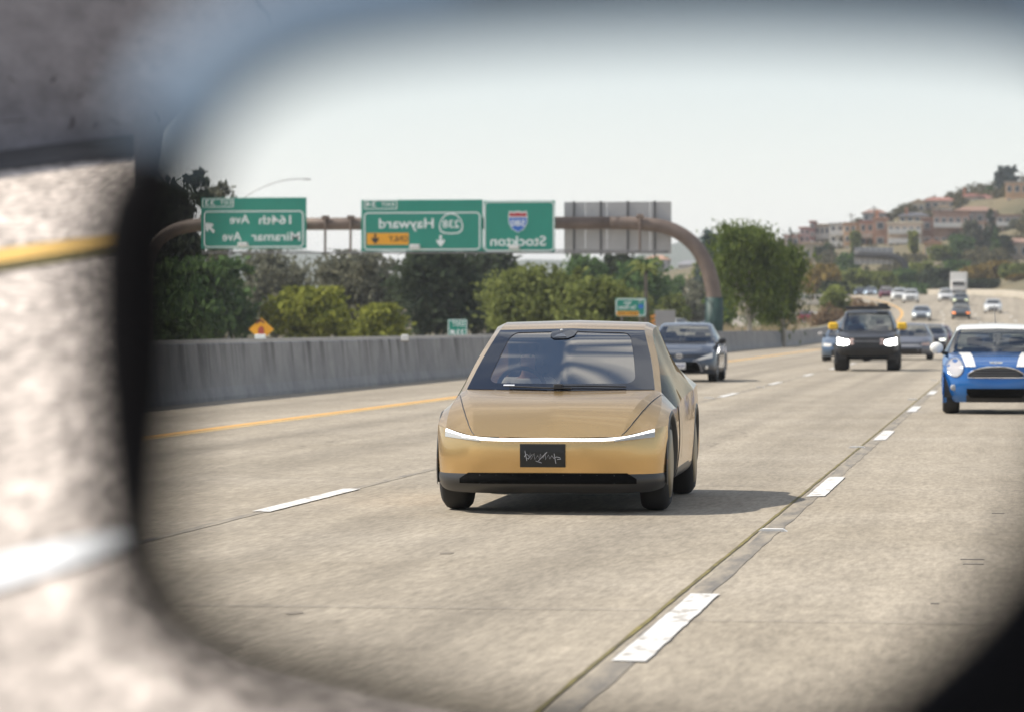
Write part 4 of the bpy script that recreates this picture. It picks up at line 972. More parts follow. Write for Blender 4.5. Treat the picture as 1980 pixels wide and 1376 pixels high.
# ------------------------------------------------------------------ hillside behind the bend
HPTS = []        # (X, Y, z) points the slope passes through
def hp(x, y, Y): p = at(x, y, Y); HPTS.append((p.x, Y, p.z)); return p
for Y in range(300, 760, 30):                      # the slope leaves the road edges
    HPTS.append((rr(Y) + 5, Y, zr(Y) + .2)); HPTS.append((rr(Y) + 25, Y, zr(Y) + 3)); HPTS.append((yl(Y) - 5, Y, zr(Y) - .6))
    HPTS.append((rr(Y) - 6, Y, zr(Y) - .8)); HPTS.append((yl(Y) + 6, Y, zr(Y) - .8))
    if Y < 620: HPTS.append((-20 - (Y - 300) * .05, Y, oz(Y) - .4)); HPTS.append((-32 - (Y - 300) * .03, Y, oz(Y) - .4)); HPTS.append((-50, Y, oz(Y) - .3)); HPTS.append((-90, Y, .5))
for x, y, Y in ((1480, 555, 700), (1560, 545, 690), (1640, 545, 690), (1720, 548, 690), (1800, 545, 690), (1880, 545, 690), (1960, 545, 690), (2040, 545, 690),
                (1300, 560, 800), (1400, 540, 800), (1500, 515, 780), (1600, 512, 770), (1700, 505, 770), (1800, 505, 770), (1900, 505, 770), (1990, 505, 770), (2100, 500, 770),
                (1250, 545, 900), (1350, 525, 900), (1500, 492, 860), (1600, 485, 850), (1700, 475, 850), (1800, 470, 850), (1900, 455, 850), (2000, 440, 850), (2150, 430, 850),
                (1500, 488, 940), (1600, 470, 940), (1700, 440, 940), (1800, 410, 930), (1900, 388, 930), (2000, 372, 930), (2150, 360, 940),
                (1450, 500, 1050), (1600, 465, 1050), (1750, 415, 1050), (1900, 372, 1050), (2000, 350, 1050), (2200, 340, 1060), (1200, 555, 1050), (1100, 575, 1000)): hp(x, y, Y)
for x in (-260, -180): 
    for Y in (300, 500, 700, 900, 1080): HPTS.append((x, Y, .2))
for x in (130, 220):
    for Y, z in ((300, 3), (500, 10), (700, 20), (900, 36), (1080, 44)): HPTS.append((x, Y, z))
HP = np.array(HPTS)
def terr(X, Y):
    d = ((HP[:, 0] - X) / 14) ** 2 + ((HP[:, 1] - Y) / 28) ** 2 + .02
    w_ = 1 / d ** 2; return float((w_ * HP[:, 2]).sum() / w_.sum())
gx = np.concatenate([np.linspace(-260, -100, 12), np.linspace(-92, 60, 78), np.linspace(70, 220, 12)]); gy = np.concatenate([np.arange(300, 760, 10.), np.arange(765, 1085, 12.)])
V = [(x, y, terr(x, y)) for y in gy for x in gx]; nx = len(gx)
F = np.array([(j*nx+i, j*nx+i+1, (j+1)*nx+i+1, (j+1)*nx+i) for j in range(len(gy)-1) for i in range(nx-1)])
hill = struct(mobj('hillside', np.array(V), F, mat('dry_hillside', (.085, .08, .04), .95, col2=(.20, .16, .09), scale=.12), smooth=True))
# low ridge far away beyond the trees on the left
V, F = [], []
xs = np.linspace(-1400, 200, 60)
for i, x in enumerate(xs):
    h = 62 + 14 * math.sin(i * .33) + 7 * math.sin(i * .9 + 1)
    V += [(x, 2900, -1), (x, 3200, max(3, h * (1 if x > -900 else max(0, (x + 1400) / 500)))), (x, 3700, -1)]
F = [(3*i+k, 3*i+3+k, 3*i+4+k, 3*i+1+k) for i in range(len(xs)-1) for k in (0, 1)]
struct(mobj('far_hills', V, F, mat('far_hill_green', (.10, .12, .09), .95, var=.3, scale=.01), smooth=True))

# right-hand parapet of the bend
V, F = [], []; ys = list(range(330, 720, 10))
for Y in ys:
    x = rr(Y) + 1.0; z = zr(Y)
    V += [(x, Y, z - .2), (x + .1, Y, z + .85), (x + .4, Y, z + .85), (x + .45, Y, z - .6)]
F = [(4*i+k, 4*i+k+1, 4*i+5+k, 4*i+4+k) for i in range(len(ys)-1) for k in range(3)]
tag(mobj('parapet', V, F, mat('parapet_concrete', (.46, .41, .33), .9, var=.12, scale=.5)), 'pale concrete parapet along the outside of the far bend', 'parapet')

# ------------------------------------------------------------------ overhead sign structure
GY = 205.0
PIPE = mat('weathered_pipe', (.125, .092, .075), .6, .2, col2=(.21, .16, .13), scale=.8)
GREEN = mat('sign_green', (.008, .24, .17), .45, var=.05, scale=1)
SWHITE = mat('sign_white', (.78, .82, .80), .5); SYEL = mat('sign_yellow', (.80, .36, .01), .5); SBLK = mat('sign_black', (.02, .02, .02), .6)
s_ = px_size(GY) * 1.0
def gx_(x): return at(x, 628, GY).x
def gz_(y): return at(990, y, GY).z
gan = thing('sign_gantry', 'brown curved pipe gantry carrying the green highway signs', 'gantry', (gx_(1381), GY, 0))
O = Vector(gan.location)
def L3(x, y, dy=0.0): return Vector((gx_(x), GY + dy, gz_(y))) - O
pts = [(1381, 640), (1381, 600), (1378, 560), (1368, 520), (1348, 482), (1318, 455), (1284, 440), (1240, 434), (1180, 432)]
mb = MB(); q = [L3(*p) for p in pts]; q[0].z = -.2
sm_ = spline(q, (), 4); rad = list(np.linspace(.48, .36, len(sm_)))
mb.tube([Vector(p) for p in sm_], rad, 18); mb.build('right_leg', PIPE, gan, True)
mb = MB(); q2 = [L3(1380.7, 640, 0), L3(1380.7, 576, 0)]; q2[0].z = -.2
mb.tube(q2, [.53, .50], 18); mb.build('painted_base', mat('base_green_paint', (.018, .05, .043), .6, var=.2, scale=2), gan, True)
mb = MB(); mb.tube([L3(1200, 432), L3(690, 432), L3(400, 432)], .36, 18); mb.build('cross_beam', PIPE, gan, True)
mb = MB(); q = [L3(*p) for p in ((420, 432), (370, 434), (330, 445), (300, 468), (284, 505), (280, 560), (280, 640))]; q[-1].z = -.2
mb.tube([Vector(p) for p in spline(q, (), 4)], .38, 18); mb.build('left_leg', PIPE, gan, True)
for x in (632, 681, 1239):
    mb = MB(); a, b = L3(x, 416, -.45), L3(x, 489, -.55); mb.tube([a, b], .07, 8); mb.tube([L3(x - 7, 420, -.4), L3(x + 7, 420, -.4)], .12, 8); mb.build('bracket', PIPE, gan)
mb = MB(); mb.tube([L3(395, 488, -.75), L3(1296, 490, -.75)], .045, 8); cat_ = mb.build('walkway_rail', mat('galvanised', (.16, .16, .165), .5, .5), gan)
mb = MB(); mb.tube([L3(1078, 485, -1.1), L3(1296, 487, -1.1)], .035, 8); mb.build('walkway_rail', MATS['galvanised'], gan)
for x in range(410, 1300, 55):
    mb = MB(); mb.tube([L3(x, 488, -.2), L3(x, 489, -1.2)], .03, 6); mb.build('walkway_bracket', MATS['galvanised'], gan)

def rrect(w_, h, r, n=5):
    out = []
    for cx_, cz_, a0 in ((w_/2-r, h/2-r, 0), (-w_/2+r, h/2-r, 90), (-w_/2+r, -h/2+r, 180), (w_/2-r, -h/2+r, 270)):
        for k in range(n+1):
            a = math.radians(a0 + 90*k/n); out.append((cx_ + r*math.cos(a), cz_ + r*math.sin(a)))
    return out
def frame(parent, cx_, cz_, w_, h, r, t, y, m, name='border'):
    o_, i_ = rrect(w_, h, r), rrect(w_-2*t, h-2*t, max(.01, r-t)); n = len(o_)
    V = [(cx_+p[0], y, cz_+p[1]) for p in o_] + [(cx_+p[0], y, cz_+p[1]) for p in i_]
    return mobj(name, V, [(k, (k+1) % n, n+(k+1) % n, n+k) for k in range(n)], m, parent)
def flat(parent, name, poly, y, m):
    return mobj(name, [(p[0], y, p[1]) for p in poly], [tuple(range(len(poly)))], m, parent)
def sign(label, x0, x1, y0, y1, Y=GY, dy=-.75):
    """green panel between pixel columns x0..x1 and rows y0..y1; returns root, size and pixel-to-local converter"""
    a, b = at(x0, y1, Y), at(x1, y0, Y); base = Vector(((a.x+b.x)/2, Y+dy, (a.z+b.z)/2)); w_, h = b.x-a.x, b.z-a.z
    r = thing('highway_sign', label, 'sign', base)
    mb = MB(); mb.bbox(-w_/2, w_/2, 0, .09, -h/2, h/2, .015); mb.build('panel', GREEN, r)
    def loc(x, y): p = at(x, y, Y); return p.x-base.x, p.z-base.z
    return r, w_, h, loc
def arrow(parent, loc, cx_, cy_, size, ang, m, name='arrow'):
    sh = [(-.10, -.5), (.10, -.5), (.10, -.02), (.34, -.14), (.34, .10), (0, .5), (-.34, .10), (-.34, -.14), (-.10, -.02)]
    X, Z = loc(cx_, cy_); k = size * px_size(GY); ca, sa = math.cos(math.radians(ang)), math.sin(math.radians(ang))
    return flat(parent, name, [(X + k*(p[0]*ca - p[1]*sa), Z + k*(p[0]*sa + p[1]*ca)) for p in sh], -.022, m)
PS = px_size(GY)
# exit sign on the left
r, w_, h, loc = sign('green exit sign for 164th Ave and Miramar Ave, leftmost on the gantry', 393, 597, 383, 482)
X, Z = loc(495, 444); frame(r, X, Z, 201*PS, 72*PS, .24, .07, -.006, SWHITE)
X, Z = loc(426, 393.5); frame(r, X, Z, 64*PS, 17*PS, .06, .05, -.006, SWHITE)
X, Z = loc(442, 393.5); text_mesh('lettering', 'EXIT', 10.5*PS, SWHITE, r, X, Z, -.015, width=24*PS)
X, Z = loc(410, 393.5); text_mesh('lettering', '33', 14*PS, SWHITE, r, X, Z, -.015, width=20*PS)
X, Z = loc(539, 427); text_mesh('lettering', '164th', 24*PS, SWHITE, r, X, Z, -.015, width=64*PS)
X, Z = loc(468, 426); text_mesh('lettering', 'Ave', 24*PS, SWHITE, r, X, Z, -.015, width=40*PS)
X, Z = loc(539, 459); text_mesh('lettering', 'Miramar', 24*PS, SWHITE, r, X, Z, -.015, width=98*PS)
X, Z = loc(453, 459); text_mesh('lettering', 'Ave', 24*PS, SWHITE, r, X, Z, -.015, width=39*PS)
arrow(r, loc, 410, 441, 26, 45, SWHITE)
X, Z = loc(477, 474); mb = MB(); mb.bbox(X-.28, X+.28, -.5, -.1, Z-.12, Z+.12, .03); mb.build('sign_lamp', mat('lamp_casing', (.65, .65, .62), .5), r)
# Hayward
r, w_, h, loc = sign('green sign reading Hayward with route 238 and yellow exit only plate', 703, 937, 387, 487)
X, Z = loc(820, 448); frame(r, X, Z, 230*PS, 74*PS, .24, .07, -.006, SWHITE)
X, Z = loc(740, 397); frame(r, X, Z, 66*PS, 18*PS, .06, .05, -.006, SWHITE)
X, Z = loc(754, 397); text_mesh('lettering', 'EXIT', 10.5*PS, SWHITE, r, X, Z, -.015, width=26*PS)
X, Z = loc(722, 397); text_mesh('lettering', '34', 14*PS, SWHITE, r, X, Z, -.015, width=21*PS)
X, Z = loc(790, 434); text_mesh('lettering', 'Hayward', 27*PS, SWHITE, r, X, Z, -.015, width=108*PS)
X, Z = loc(754, 463); flat(r, 'yellow_plate', [(X+p[0], Z+p[1]) for p in rrect(83*PS, 23*PS, .07)], -.010, SYEL)
X, Z = loc(775, 463); text_mesh('lettering', 'ONLY', 16*PS, SBLK, r, X, Z, -.018, width=38*PS)
arrow(r, loc, 730, 463, 20, 180, SBLK)
arrow(r, loc, 856, 467, 23, 180, SWHITE)
spade = [(0, 21), (12, 17), (20, 8), (24, -4), (22, -15), (14, -20), (0, -21), (-14, -20), (-22, -15), (-24, -4), (-20, 8), (-12, 17)]
X, Z = loc(876, 433)
fr = spade + [(p[0]*.90, p[1]*.88) for p in spade]; n = len(spade)
mobj('route_shield', [(X+p[0]*PS, -.010, Z+p[1]*PS) for p in fr], [(k, (k+1) % n, n+(k+1) % n, n+k) for k in range(n)], SWHITE, r)
text_mesh('lettering', '238', 21*PS, SWHITE, r, X, Z-.06, -.015, width=33*PS)
X, Z = loc(808, 478); mb = MB(); mb.bbox(X-.28, X+.28, -.5, -.1, Z-.12, Z+.12, .03); mb.build('sign_lamp', MATS['lamp_casing'], r)
# Stockton
r, w_, h, loc = sign('green sign reading Stockton with a red and blue 580 route shield', 939, 1076, 389, 488)
frame(r, 0, 0, w_-.06, h-.06, .26, .07, -.006, SWHITE)
sh = [(-17, 21), (-9, 19), (0, 21), (9, 19), (17, 21), (19, 10), (18, -3), (12, -14), (0, -21), (-12, -14), (-18, -3), (-19, 10)]
X, Z = loc(1005, 430)
flat(r, 'route_shield', [(X+p[0]*PS, Z+p[1]*PS) for p in sh], -.010, SWHITE)
flat(r, 'shield_field', [(X+p[0]*PS*.92, Z-.01+p[1]*PS*.92) for p in [(-19, 9), (-18, -3), (-12, -14), (0, -21), (12, -14), (18, -3), (19, 9)]], -.016, mat('shield_blue', (.03, .14, .50), .5))
flat(r, 'shield_crown', [(X+p[0]*PS*.92, Z+p[1]*PS*.92) for p in [(-19, 11), (19, 11), (17, 20), (9, 18), (0, 20), (-9, 18), (-17, 20)]], -.016, mat('shield_red', (.42, .04, .05), .5))
text_mesh('lettering', '580', 17*PS, SWHITE, r, X, Z-.09, -.024, width=28*PS)
X, Z = loc(1005, 468); text_mesh('lettering', 'Stockton', 27*PS, SWHITE, r, X, Z, -.015, width=109*PS)
X, Z = loc(999, 479); mb = MB(); mb.bbox(X-.28, X+.28, -.5, -.1, Z-.12, Z+.12, .03); mb.build('sign_lamp', MATS['lamp_casing'], r)
# back of the sign for the other direction
def sign_back(label, x0, x1, y0, y1, Y, nb, dy=.8, group=None):
    a, b = at(x0, y1, Y), at(x1, y0, Y); base = Vector(((a.x+b.x)/2, Y+dy, (a.z+b.z)/2)); w_, h = b.x-a.x, b.z-a.z
    r = thing('highway_sign', label, 'sign', base)
    k = nb + 1; cuts = [-w_/2 + w_*i/k for i in range(k+1)]
    for i in range(k):
        mb = MB(); mb.bbox(cuts[i]+.012, cuts[i+1]-.012, 0, .06, -h/2, h/2, .008); mb.build('aluminium_panel', mat('bare_aluminium', (.44, .43, .42), .55, .15, var=.06, scale=1.5), r)
    for i in range(nb):
        x = -w_/2 + w_*(i+.38)/nb
        mb = MB(); mb.bbox(x-.05, x+.05, -.10, -.002, -h/2-.15, h/2+.05, .01); mb.build('upright_beam', mat('galvanised_dark', (.09, .09, .095), .6, .3), r)
    return r
sign_back('grey bare back of a highway sign at the right end of the gantry', 1087, 1296, 389, 491, GY, 4)
# smaller signs beyond the barrier
def post_sign(name, label, x0, x1, y0, y1, Y, m, dy=0):
    a, b = at(x0, y1, Y), at(x1, y0, Y); base = Vector(((a.x+b.x)/2, Y+dy, 0)); zc = (a.z+b.z)/2; w_, h = b.x-a.x, b.z-a.z
    r = thing(name, label, 'sign', base)
    mb = MB(); mb.bbox(-w_/2, w_/2, 0, .06, zc-h/2, zc+h/2, .012); mb.build('panel', m, r)
    for sx_ in ((-.3, .3) if w_ > 1.3 else (0,)):
        mb = MB(); mb.box(sx_*w_-.05, sx_*w_+.05, .062, .16, -.3, zc+h/2-.1); mb.build('post', mat('sign_post', (.25, .22, .18), .7), r)
    return r, w_, h, zc
Y_ = 150.0; ps = px_size(Y_)
r, w_, h, zc = post_sign('exit_sign', 'small square green EXIT 33 sign standing above the barrier', 866, 903, 618, 652, Y_, GREEN)
frame(r, 0, zc, w_-.02, h-.02, .07, .035, -.004, SWHITE)
text_mesh('lettering', 'EXIT', 13*ps, SWHITE, r, .03, zc+8*ps, -.01, width=24*ps)
text_mesh('lettering', '33', 14*ps, SWHITE, r, 6*ps, zc-8*ps, -.01, width=15*ps)
sh = [(-.10, -.5), (.10, -.5), (.10, -.02), (.34, -.14), (.34, .10), (0, .5), (-.34, .10), (-.34, -.14), (-.10, -.02)]
k = 14*ps; flat(r, 'arrow', [(-9*ps + k*(p[0]*.707-p[1]*.707), zc-8*ps + k*(p[0]*.707+p[1]*.707)) for p in sh], -.01, SWHITE)
Y_ = 221.0; ps = px_size(Y_)
r, w_, h, zc = post_sign('guide_sign', 'distant green sign with small 580 shield and yellow strip left of the slate sedan', 1190, 1249, 577, 612, Y_, GREEN)
frame(r, 0, zc, w_-.04, h-.04, .15, .06, -.006, SWHITE)
text_mesh('lettering', 'TO', 9*ps, SWHITE, r, 19*ps, zc+12*ps, -.012, width=9*ps)
text_mesh('lettering', 'San', 10*ps, SWHITE, r, -6*ps, zc+9*ps, -.012, width=14*ps)
text_mesh('lettering', 'San Mateo', 10*ps, SWHITE, r, -7*ps, zc-0*ps, -.012, width=34*ps)
flat(r, 'yellow_plate', [(p[0]-6*ps, p[1]+zc-12*ps) for p in rrect(44*ps, 9*ps, .1)], -.010, SYEL)
text_mesh('lettering', 'RIGHT LANE', 7*ps, SBLK, r, -6*ps, zc-12*ps, -.018, width=38*ps)
flat(r, 'route_shield', [(20*ps+p[0]*ps*.26, zc+1.0*ps+p[1]*ps*.22) for p in [(-17, 21), (17, 21), (19, 10), (18, -3), (12, -14), (0, -21), (-12, -14), (-18, -3), (-19, 10)]], -.010, MATS['shield_blue'])
# yellow diamond and the panel back
Y_ = 105.0; a = at(505, 637, Y_); ps = px_size(Y_)
r = thing('warning_sign', 'yellow diamond warning sign low behind the barrier at the left', 'sign', (a.x, Y_, 0))
k = 25*ps; mb = MB(); mb.prism([(0, a.z+k*.9), (k, a.z), (0, a.z-k*.9), (-k, a.z)], 'y', 0, .04); mb.build('panel', mat('warning_yellow', (.82, .38, .02), .5, var=.1, scale=6), r)
k = 11*ps; mb = MB(); mb.prism([(-k*.1, a.z+k*1.9), (k*.7, a.z+k*1.2), (k*.4, a.z+k*1.0), (0, a.z+k*1.4), (-k*.9, a.z+k*.9), (-k*1.1, a.z+k*1.15)], 'y', -.01, -.004); mb.build('symbol', mat('symbol_brown', (.16, .06, .03), .6), r)
mb = MB(); mb.prism([(-k*.5, a.z-k*1.0), (k*.6, a.z-k*1.0), (k*.5, a.z+k*.3), (0, a.z+k*.6), (-k*.6, a.z+k*.1)], 'y', -.01, -.004); mb.build('symbol', mat('symbol_red', (.42, .08, .05), .6), r)
mb = MB(); mb.box(-.05, .05, .042, .12, -.3, a.z+.2); mb.build('post', MATS['sign_post'], r)
mb = MB(); k = 12*ps; mb.bbox(-k, k*.8, -.06, -.02, a.z-k*2.3, a.z-k*.8, .01); mb.build('white_tag', SWHITE, r)
r, w_, h, zc = post_sign('blank_sign', 'grey blank sign panel directly behind the roof of the slate sedan', 1266, 1306, 600, 632, 255.0, mat('grey_panel', (.30, .29, .285), .7, var=.05, scale=2))
Y_ = 250.0; a = at(1268, 619, Y_)
r = thing('object_marker', 'slim orange striped marker post left of the grey blank panel', 'marker', (a.x, Y_-2, 0))
mb = MB(); mb.box(-.04, .04, 0, .04, -.2, a.z); mb.build('post', MATS['sign_post'], r)
for i in range(3):
    mb = MB(); mb.add([(-.16, -.01, a.z-.5+i*.3), (.16, -.01, a.z-.38+i*.3), (.16, -.01, a.z-.2+i*.3), (-.16, -.01, a.z-.32+i*.3)], [(0, 1, 2, 3)]); mb.build('stripe', mat('marker_orange', (.75, .30, .03), .6), r)
Y_ = 75.0; a = at(783, 650, Y_)
bx = thing('reflector_box', 'small white box on top of the barrier left of the exit sign', 'box', (yl(Y_)-4.15, at(783, 650, 76.5).y, 1.06))
a = at(783, 650, 76.5); bx.location.x = a.x
mb = MB(); mb.bbox(-.07, .07, -.06, .06, 0, .13, .012); mb.build('casing', mat('white_plastic', (.75, .74, .70), .5), bx)
mb = MB(); mb.bbox(-.09, .09, -.08, .08, -.02, .004, .003); mb.build('base', MATS['sign_post'], bx)
# street lamp with a long curved arm
Y_ = 232.0; a = at(443, 640, Y_)
lp = thing('street_lamp', 'thin grey street lamp with long curved arm above the leftmost sign', 'street lamp', (a.x, Y_, 0))
def lq(x, y): return at(x, y, Y_) - Vector((a.x, Y_, 0))
mb = MB(); mb.tube([Vector((0, 0, -.3)), lq(443, 520), lq(445, 440), lq(450, 400)], [.11, .09, .08, .07], 10); mb.build('pole', mat('pole_grey', (.42, .42, .43), .5, .4), lp, True)
mb = MB(); mb.tube([Vector(p) for p in spline([lq(450, 400), lq(468, 385), (lq(500, 366)), lq(545, 350), lq(590, 346)], (), 4)], .035, 8); mb.build('arm', MATS['pole_grey'], lp, True)
mb = MB(); c_ = lq(594, 347); mb.ball(c_, .28, .12, .06, 12, 8); mb.build('lamp_head', MATS['pole_grey'], lp, True)

# ------------------------------------------------------------------ small bridge over the opposite road
Yb = 450.0
b0, b1 = at(1470, 596, Yb), at(1598, 596, Yb)
br = thing('bridge', 'small pale concrete bridge with railing beyond the dry grass', 'bridge', ((b0.x+b1.x)/2, Yb, 0)); hw = (b1.x-b0.x)/2+3
zt, zb_ = at(1560, 580, Yb).z, at(1560, 590, Yb).z
CON = mat('bridge_concrete', (.55, .50, .42), .85, var=.1, scale=.6)
mb = MB(); mb.bbox(-hw, hw, 0, 9, zb_, zt, .05); dk = mb.build('deck', CON, br)
mb = MB(); mb.box(-hw, hw, .1, .3, zt+.5, zt+.66); rl = mb.build('railing', mat('railing_pale', (.62, .58, .52), .7), br)
for i in range(24):
    mb = MB(); x = -hw + .2 + i*(2*hw-.4)/23; mb.box(x-.09, x+.09, .12, .28, zt, zt+.5); mb.build('baluster', MATS['railing_pale'], rl)
for sx_ in (-.62, .86):
    mb = MB(); mb.bbox(sx_*hw-.8, sx_*hw+.8, 1, 8, -.3, zb_, .05); mb.build('pier', CON, br)
r = thing('guard_wall', 'low white wall behind the red car below the bridge', 'wall', (at(1560, 606, 425).x, 425, oz(425)))
mb = MB(); mb.bbox(-1.8, 1.9, 0, .4, -.4, 1.1, .05); mb.build('wall_block', mat('white_wash', (.62, .60, .56), .8, var=.1, scale=1), r)

# second gantry, far back on the hill side
Yg = 640.0
r = sign_back('far grey sign back on a dark curved pipe before the hill', 1652, 1727, 478, 511, Yg, 7)
p0 = at(1655, 493, Yg); g2 = thing('sign_gantry', 'dark curved pipe behind the far grey sign back', 'gantry', (p0.x, Yg, 0))
def l2(x, y): return at(x, y, Yg) - Vector((p0.x, Yg, 0))
mb = MB(); mb.tube([Vector(p) for p in spline([l2(1652, 492), l2(1700, 494), l2(1728, 497), l2(1744, 506), l2(1752, 522), l2(1754, 556)], (), 4)], .62, 12); mb.build('bent_pipe', mat('dark_pipe', (.05, .05, .05), .6), g2, True)

# ------------------------------------------------------------------ trees and shrubs
rng = np.random.default_rng(7)
def leaves(blobs, n, size, hang=0.0, clumps=26, seed=0, spread=.30, shell=.55):
    """thousands of leaf faces gathered in clumps over the crown's lobes"""
    g = np.random.default_rng(seed); P = []
    vol = np.array([b[3]*b[4]*b[5] for b in blobs]) ** .75; vol /= vol.sum()
    for b, v in zip(blobs, vol):
        kc = max(5, int(clumps*v*len(blobs)**.5)); d = g.normal(size=(kc, 3)); d /= np.linalg.norm(d, axis=1)[:, None]
        rad = shell + (1-shell)*g.random((kc, 1))**.6
        cc_ = d*rad*np.array(b[3:6]) + np.array(b[:3])
        m_ = int(n*v); wch = g.integers(0, kc, m_); sg = spread*min(b[3], b[4], b[5])*(.6+.8*g.random(kc))
        P.append(cc_[wch] + g.normal(size=(m_, 3))*sg[wch][:, None]*np.array([1, 1, .8]))
    P = np.concatenate(P); m_ = len(P)
    a = g.normal(size=(m_, 3)); a[:, 2] -= hang*2.2; a /= np.linalg.norm(a, axis=1)[:, None]
    b = np.cross(a, g.normal(size=(m_, 3))); b /= np.linalg.norm(b, axis=1)[:, None]+1e-9
    s1 = size*(.6+.8*g.random((m_, 1))); s2 = s1*(.5-.28*hang)
    V = np.stack([P-a*s1, P-b*s2, P+a*s1, P+b*s2], 1).reshape(-1, 3)
    return V, np.arange(m_*4).reshape(-1, 4)
BARK = mat('bark', (.12, .095, .07), .9, var=.3, scale=3)
BARK_PALE = mat('pale_bark', (.45, .40, .33), .9, var=.2, scale=3)
LM = {'dark': leaf_mat('leaf_dark', (0.025, 0.040, 0.026), (0.086, 0.109, 0.062)), 'olive': leaf_mat('leaf_olive', (0.062, 0.085, 0.028), (0.282, 0.313, 0.095)), 'lime': leaf_mat('leaf_lime', (.085, .108, .022), (.36, .37, .075)),
      'grey': leaf_mat('leaf_grey', (0.062, 0.070, 0.050), (0.262, 0.262, 0.188)), 'willow': leaf_mat('leaf_willow', (.034, .062, .019), (.21, .26, .07)), 'green': leaf_mat('leaf_green', (0.031, 0.071, 0.031), (0.157, 0.240, 0.084)),
      'scrub': leaf_mat('leaf_scrub', (.05, .055, .03), (.17, .15, .085)), 'dry': leaf_mat('leaf_dry', (0.121, 0.083, 0.050), (0.363, 0.254, 0.157)), 'straw': leaf_mat('leaf_straw', (0.330, 0.253, 0.143), (0.605, 0.484, 0.303)), 'rust': leaf_mat('leaf_rust', (0.109, 0.085, 0.031), (0.377, 0.273, 0.084)), 'blue': leaf_mat('leaf_blue', (0.046, 0.070, 0.070), (0.120, 0.162, 0.145))}
_seed = [100]
def tree(name, label, x, top, wpx, Y, kind, cat='tree', n=5000, leaf=.26, base=0.0, low=.25, hang=0, lobes=7, trunk=True, group=None, bark=BARK, clumps=60, shape='round', depth=None, spread=.3, bottom=None):
    """a tree whose crown is wpx photo pixels wide and reaches photo row top, standing Y metres away"""
    _seed[0] += 1; g = np.random.default_rng(_seed[0])
    p = at(x, top, Y); H = p.z - base; R = wpx*px_size(Y)/2
    r = thing(name, label, cat, (p.x, Y, base), 0, group); dp = depth or R
    blobs = []
    z0 = H*low
    if bottom is not None: z0 = at(x, bottom, Y).z - base
    ch = H - z0
    if shape == 'cone':
        for k in range(lobes):
            t = k/(lobes-1); rr_ = R*(1-t*.92); blobs.append((g.normal()*.08*R, g.normal()*.08*R, z0+ch*(.08+.9*t), rr_*.8, rr_*.8, ch/lobes*.9))
    elif shape == 'mound':
        for k in range(lobes):
            t = (k+.5)/lobes*2-1; hh = ch*(1-.55*t*t)*(.75+.3*g.random()); blobs.append((t*R*.85, g.normal()*.3*dp, z0+hh*.42, R/lobes*1.9, dp*.7, hh*.55))
    else:
        blobs.append((0, 0, z0+ch*.5, R*.62, dp*.62, ch*.46))
        for k in range(lobes):
            a = 2*math.pi*(k+g.random()*.7)/lobes; t = g.random(); zz = z0+ch*(.22+.58*t); rr_ = R*(.60-.28*t)
            blobs.append((math.cos(a)*rr_, math.sin(a)*rr_*dp/R, zz, R*(.30+.16*g.random()), dp*(.30+.16*g.random()), ch*(.17+.08*g.random())))
        for k in range(3): blobs.append((R*(.35*g.normal()), dp*.3*g.normal(), z0+ch*(.80+.06*g.random()), R*.26, dp*.26, ch*.13))
    V, F = leaves(blobs, n, leaf, hang, clumps, _seed[0], spread)
    V[:, 2] = np.minimum(np.maximum(V[:, 2], .05), H*1.03)
    mobj('crown', V, F, LM[kind], r)
    if trunk:
        mb = MB(); tr_ = max(.07, H*.022)
        mb.tube([(0, 0, -.3), (.05*R, 0, z0*.6), (-.04*R, .05, z0+ch*.3), (.03*R, 0, z0+ch*.7)], [tr_*1.3, tr_, tr_*.8, tr_*.35], 8)
        for k in range(4):
            a = 2*math.pi*k/4+g.random(); s0 = z0*.7+ch*.12*k
            mb.tube([(0, 0, s0), (math.cos(a)*R*.28, math.sin(a)*R*.28, s0+ch*.16), (math.cos(a)*R*.5, math.sin(a)*R*.5, s0+ch*.32)], [tr_*.55, tr_*.4, tr_*.15], 6)
        mb.build('trunk', bark, r, True)
    return r
G1 = 'trees beyond the median barrier'
tree('tree', 'tall dark tree at the left edge behind the leftmost sign', 318, 322, 175, 232, 'dark', n=8000, leaf=.30, low=.05, group=G1, lobes=9)
tree('tree', 'tall thin grey tree just above the left end of the leftmost sign', 425, 338, 95, 262, 'grey', n=2200, leaf=.22, low=.3, group=G1, clumps=30)
tree('tree', 'deep green bushy tree under the left end of the leftmost sign', 385, 500, 240, 218, 'green', n=7000, low=.05, group=G1, lobes=9)
tree('tree', 'grey brown sparse tree under the leftmost sign', 530, 486, 190, 275, 'grey', n=5200, low=.05, group=G1)
tree('tree', 'bright yellow green bush below the gap between the first signs', 600, 556, 215, 219, 'lime', cat='bush', n=7000, leaf=.2, low=.0, group=G1, lobes=9)
tree('tree', 'low yellow green bush right of the bright yellow green one', 735, 588, 120, 216, 'lime', cat='bush', n=4000, leaf=.2, low=.0, group=G1)
tree('tree', 'dull grey green tree below the left half of the Hayward sign', 690, 487, 220, 262, 'grey', n=7000, low=.03, group=G1, lobes=9)
tree('tree', 'big dark tree below the Hayward sign', 842, 470, 205, 248, 'dark', n=9000, leaf=.28, low=.03, group=G1, lobes=10)
tree('tree', 'dark tree behind the Stockton sign', 950, 478, 150, 285, 'dark', n=6000, leaf=.28, low=.05, group=G1)
tree('tree', 'wide olive green tree below the Stockton sign', 1032, 512, 235, 236, 'olive', n=9000, leaf=.21, low=.02, group=G1, lobes=10)
tree('tree', 'rounded olive green tree above the roof of the gold car', 1148, 536, 170, 226, 'olive', n=7000, leaf=.21, low=.02, group=G1, lobes=9)
tree('tree', 'dark slim tree below the left part of the grey sign back', 1125, 486, 120, 330, 'green', n=4000, low=.1, group=G1)
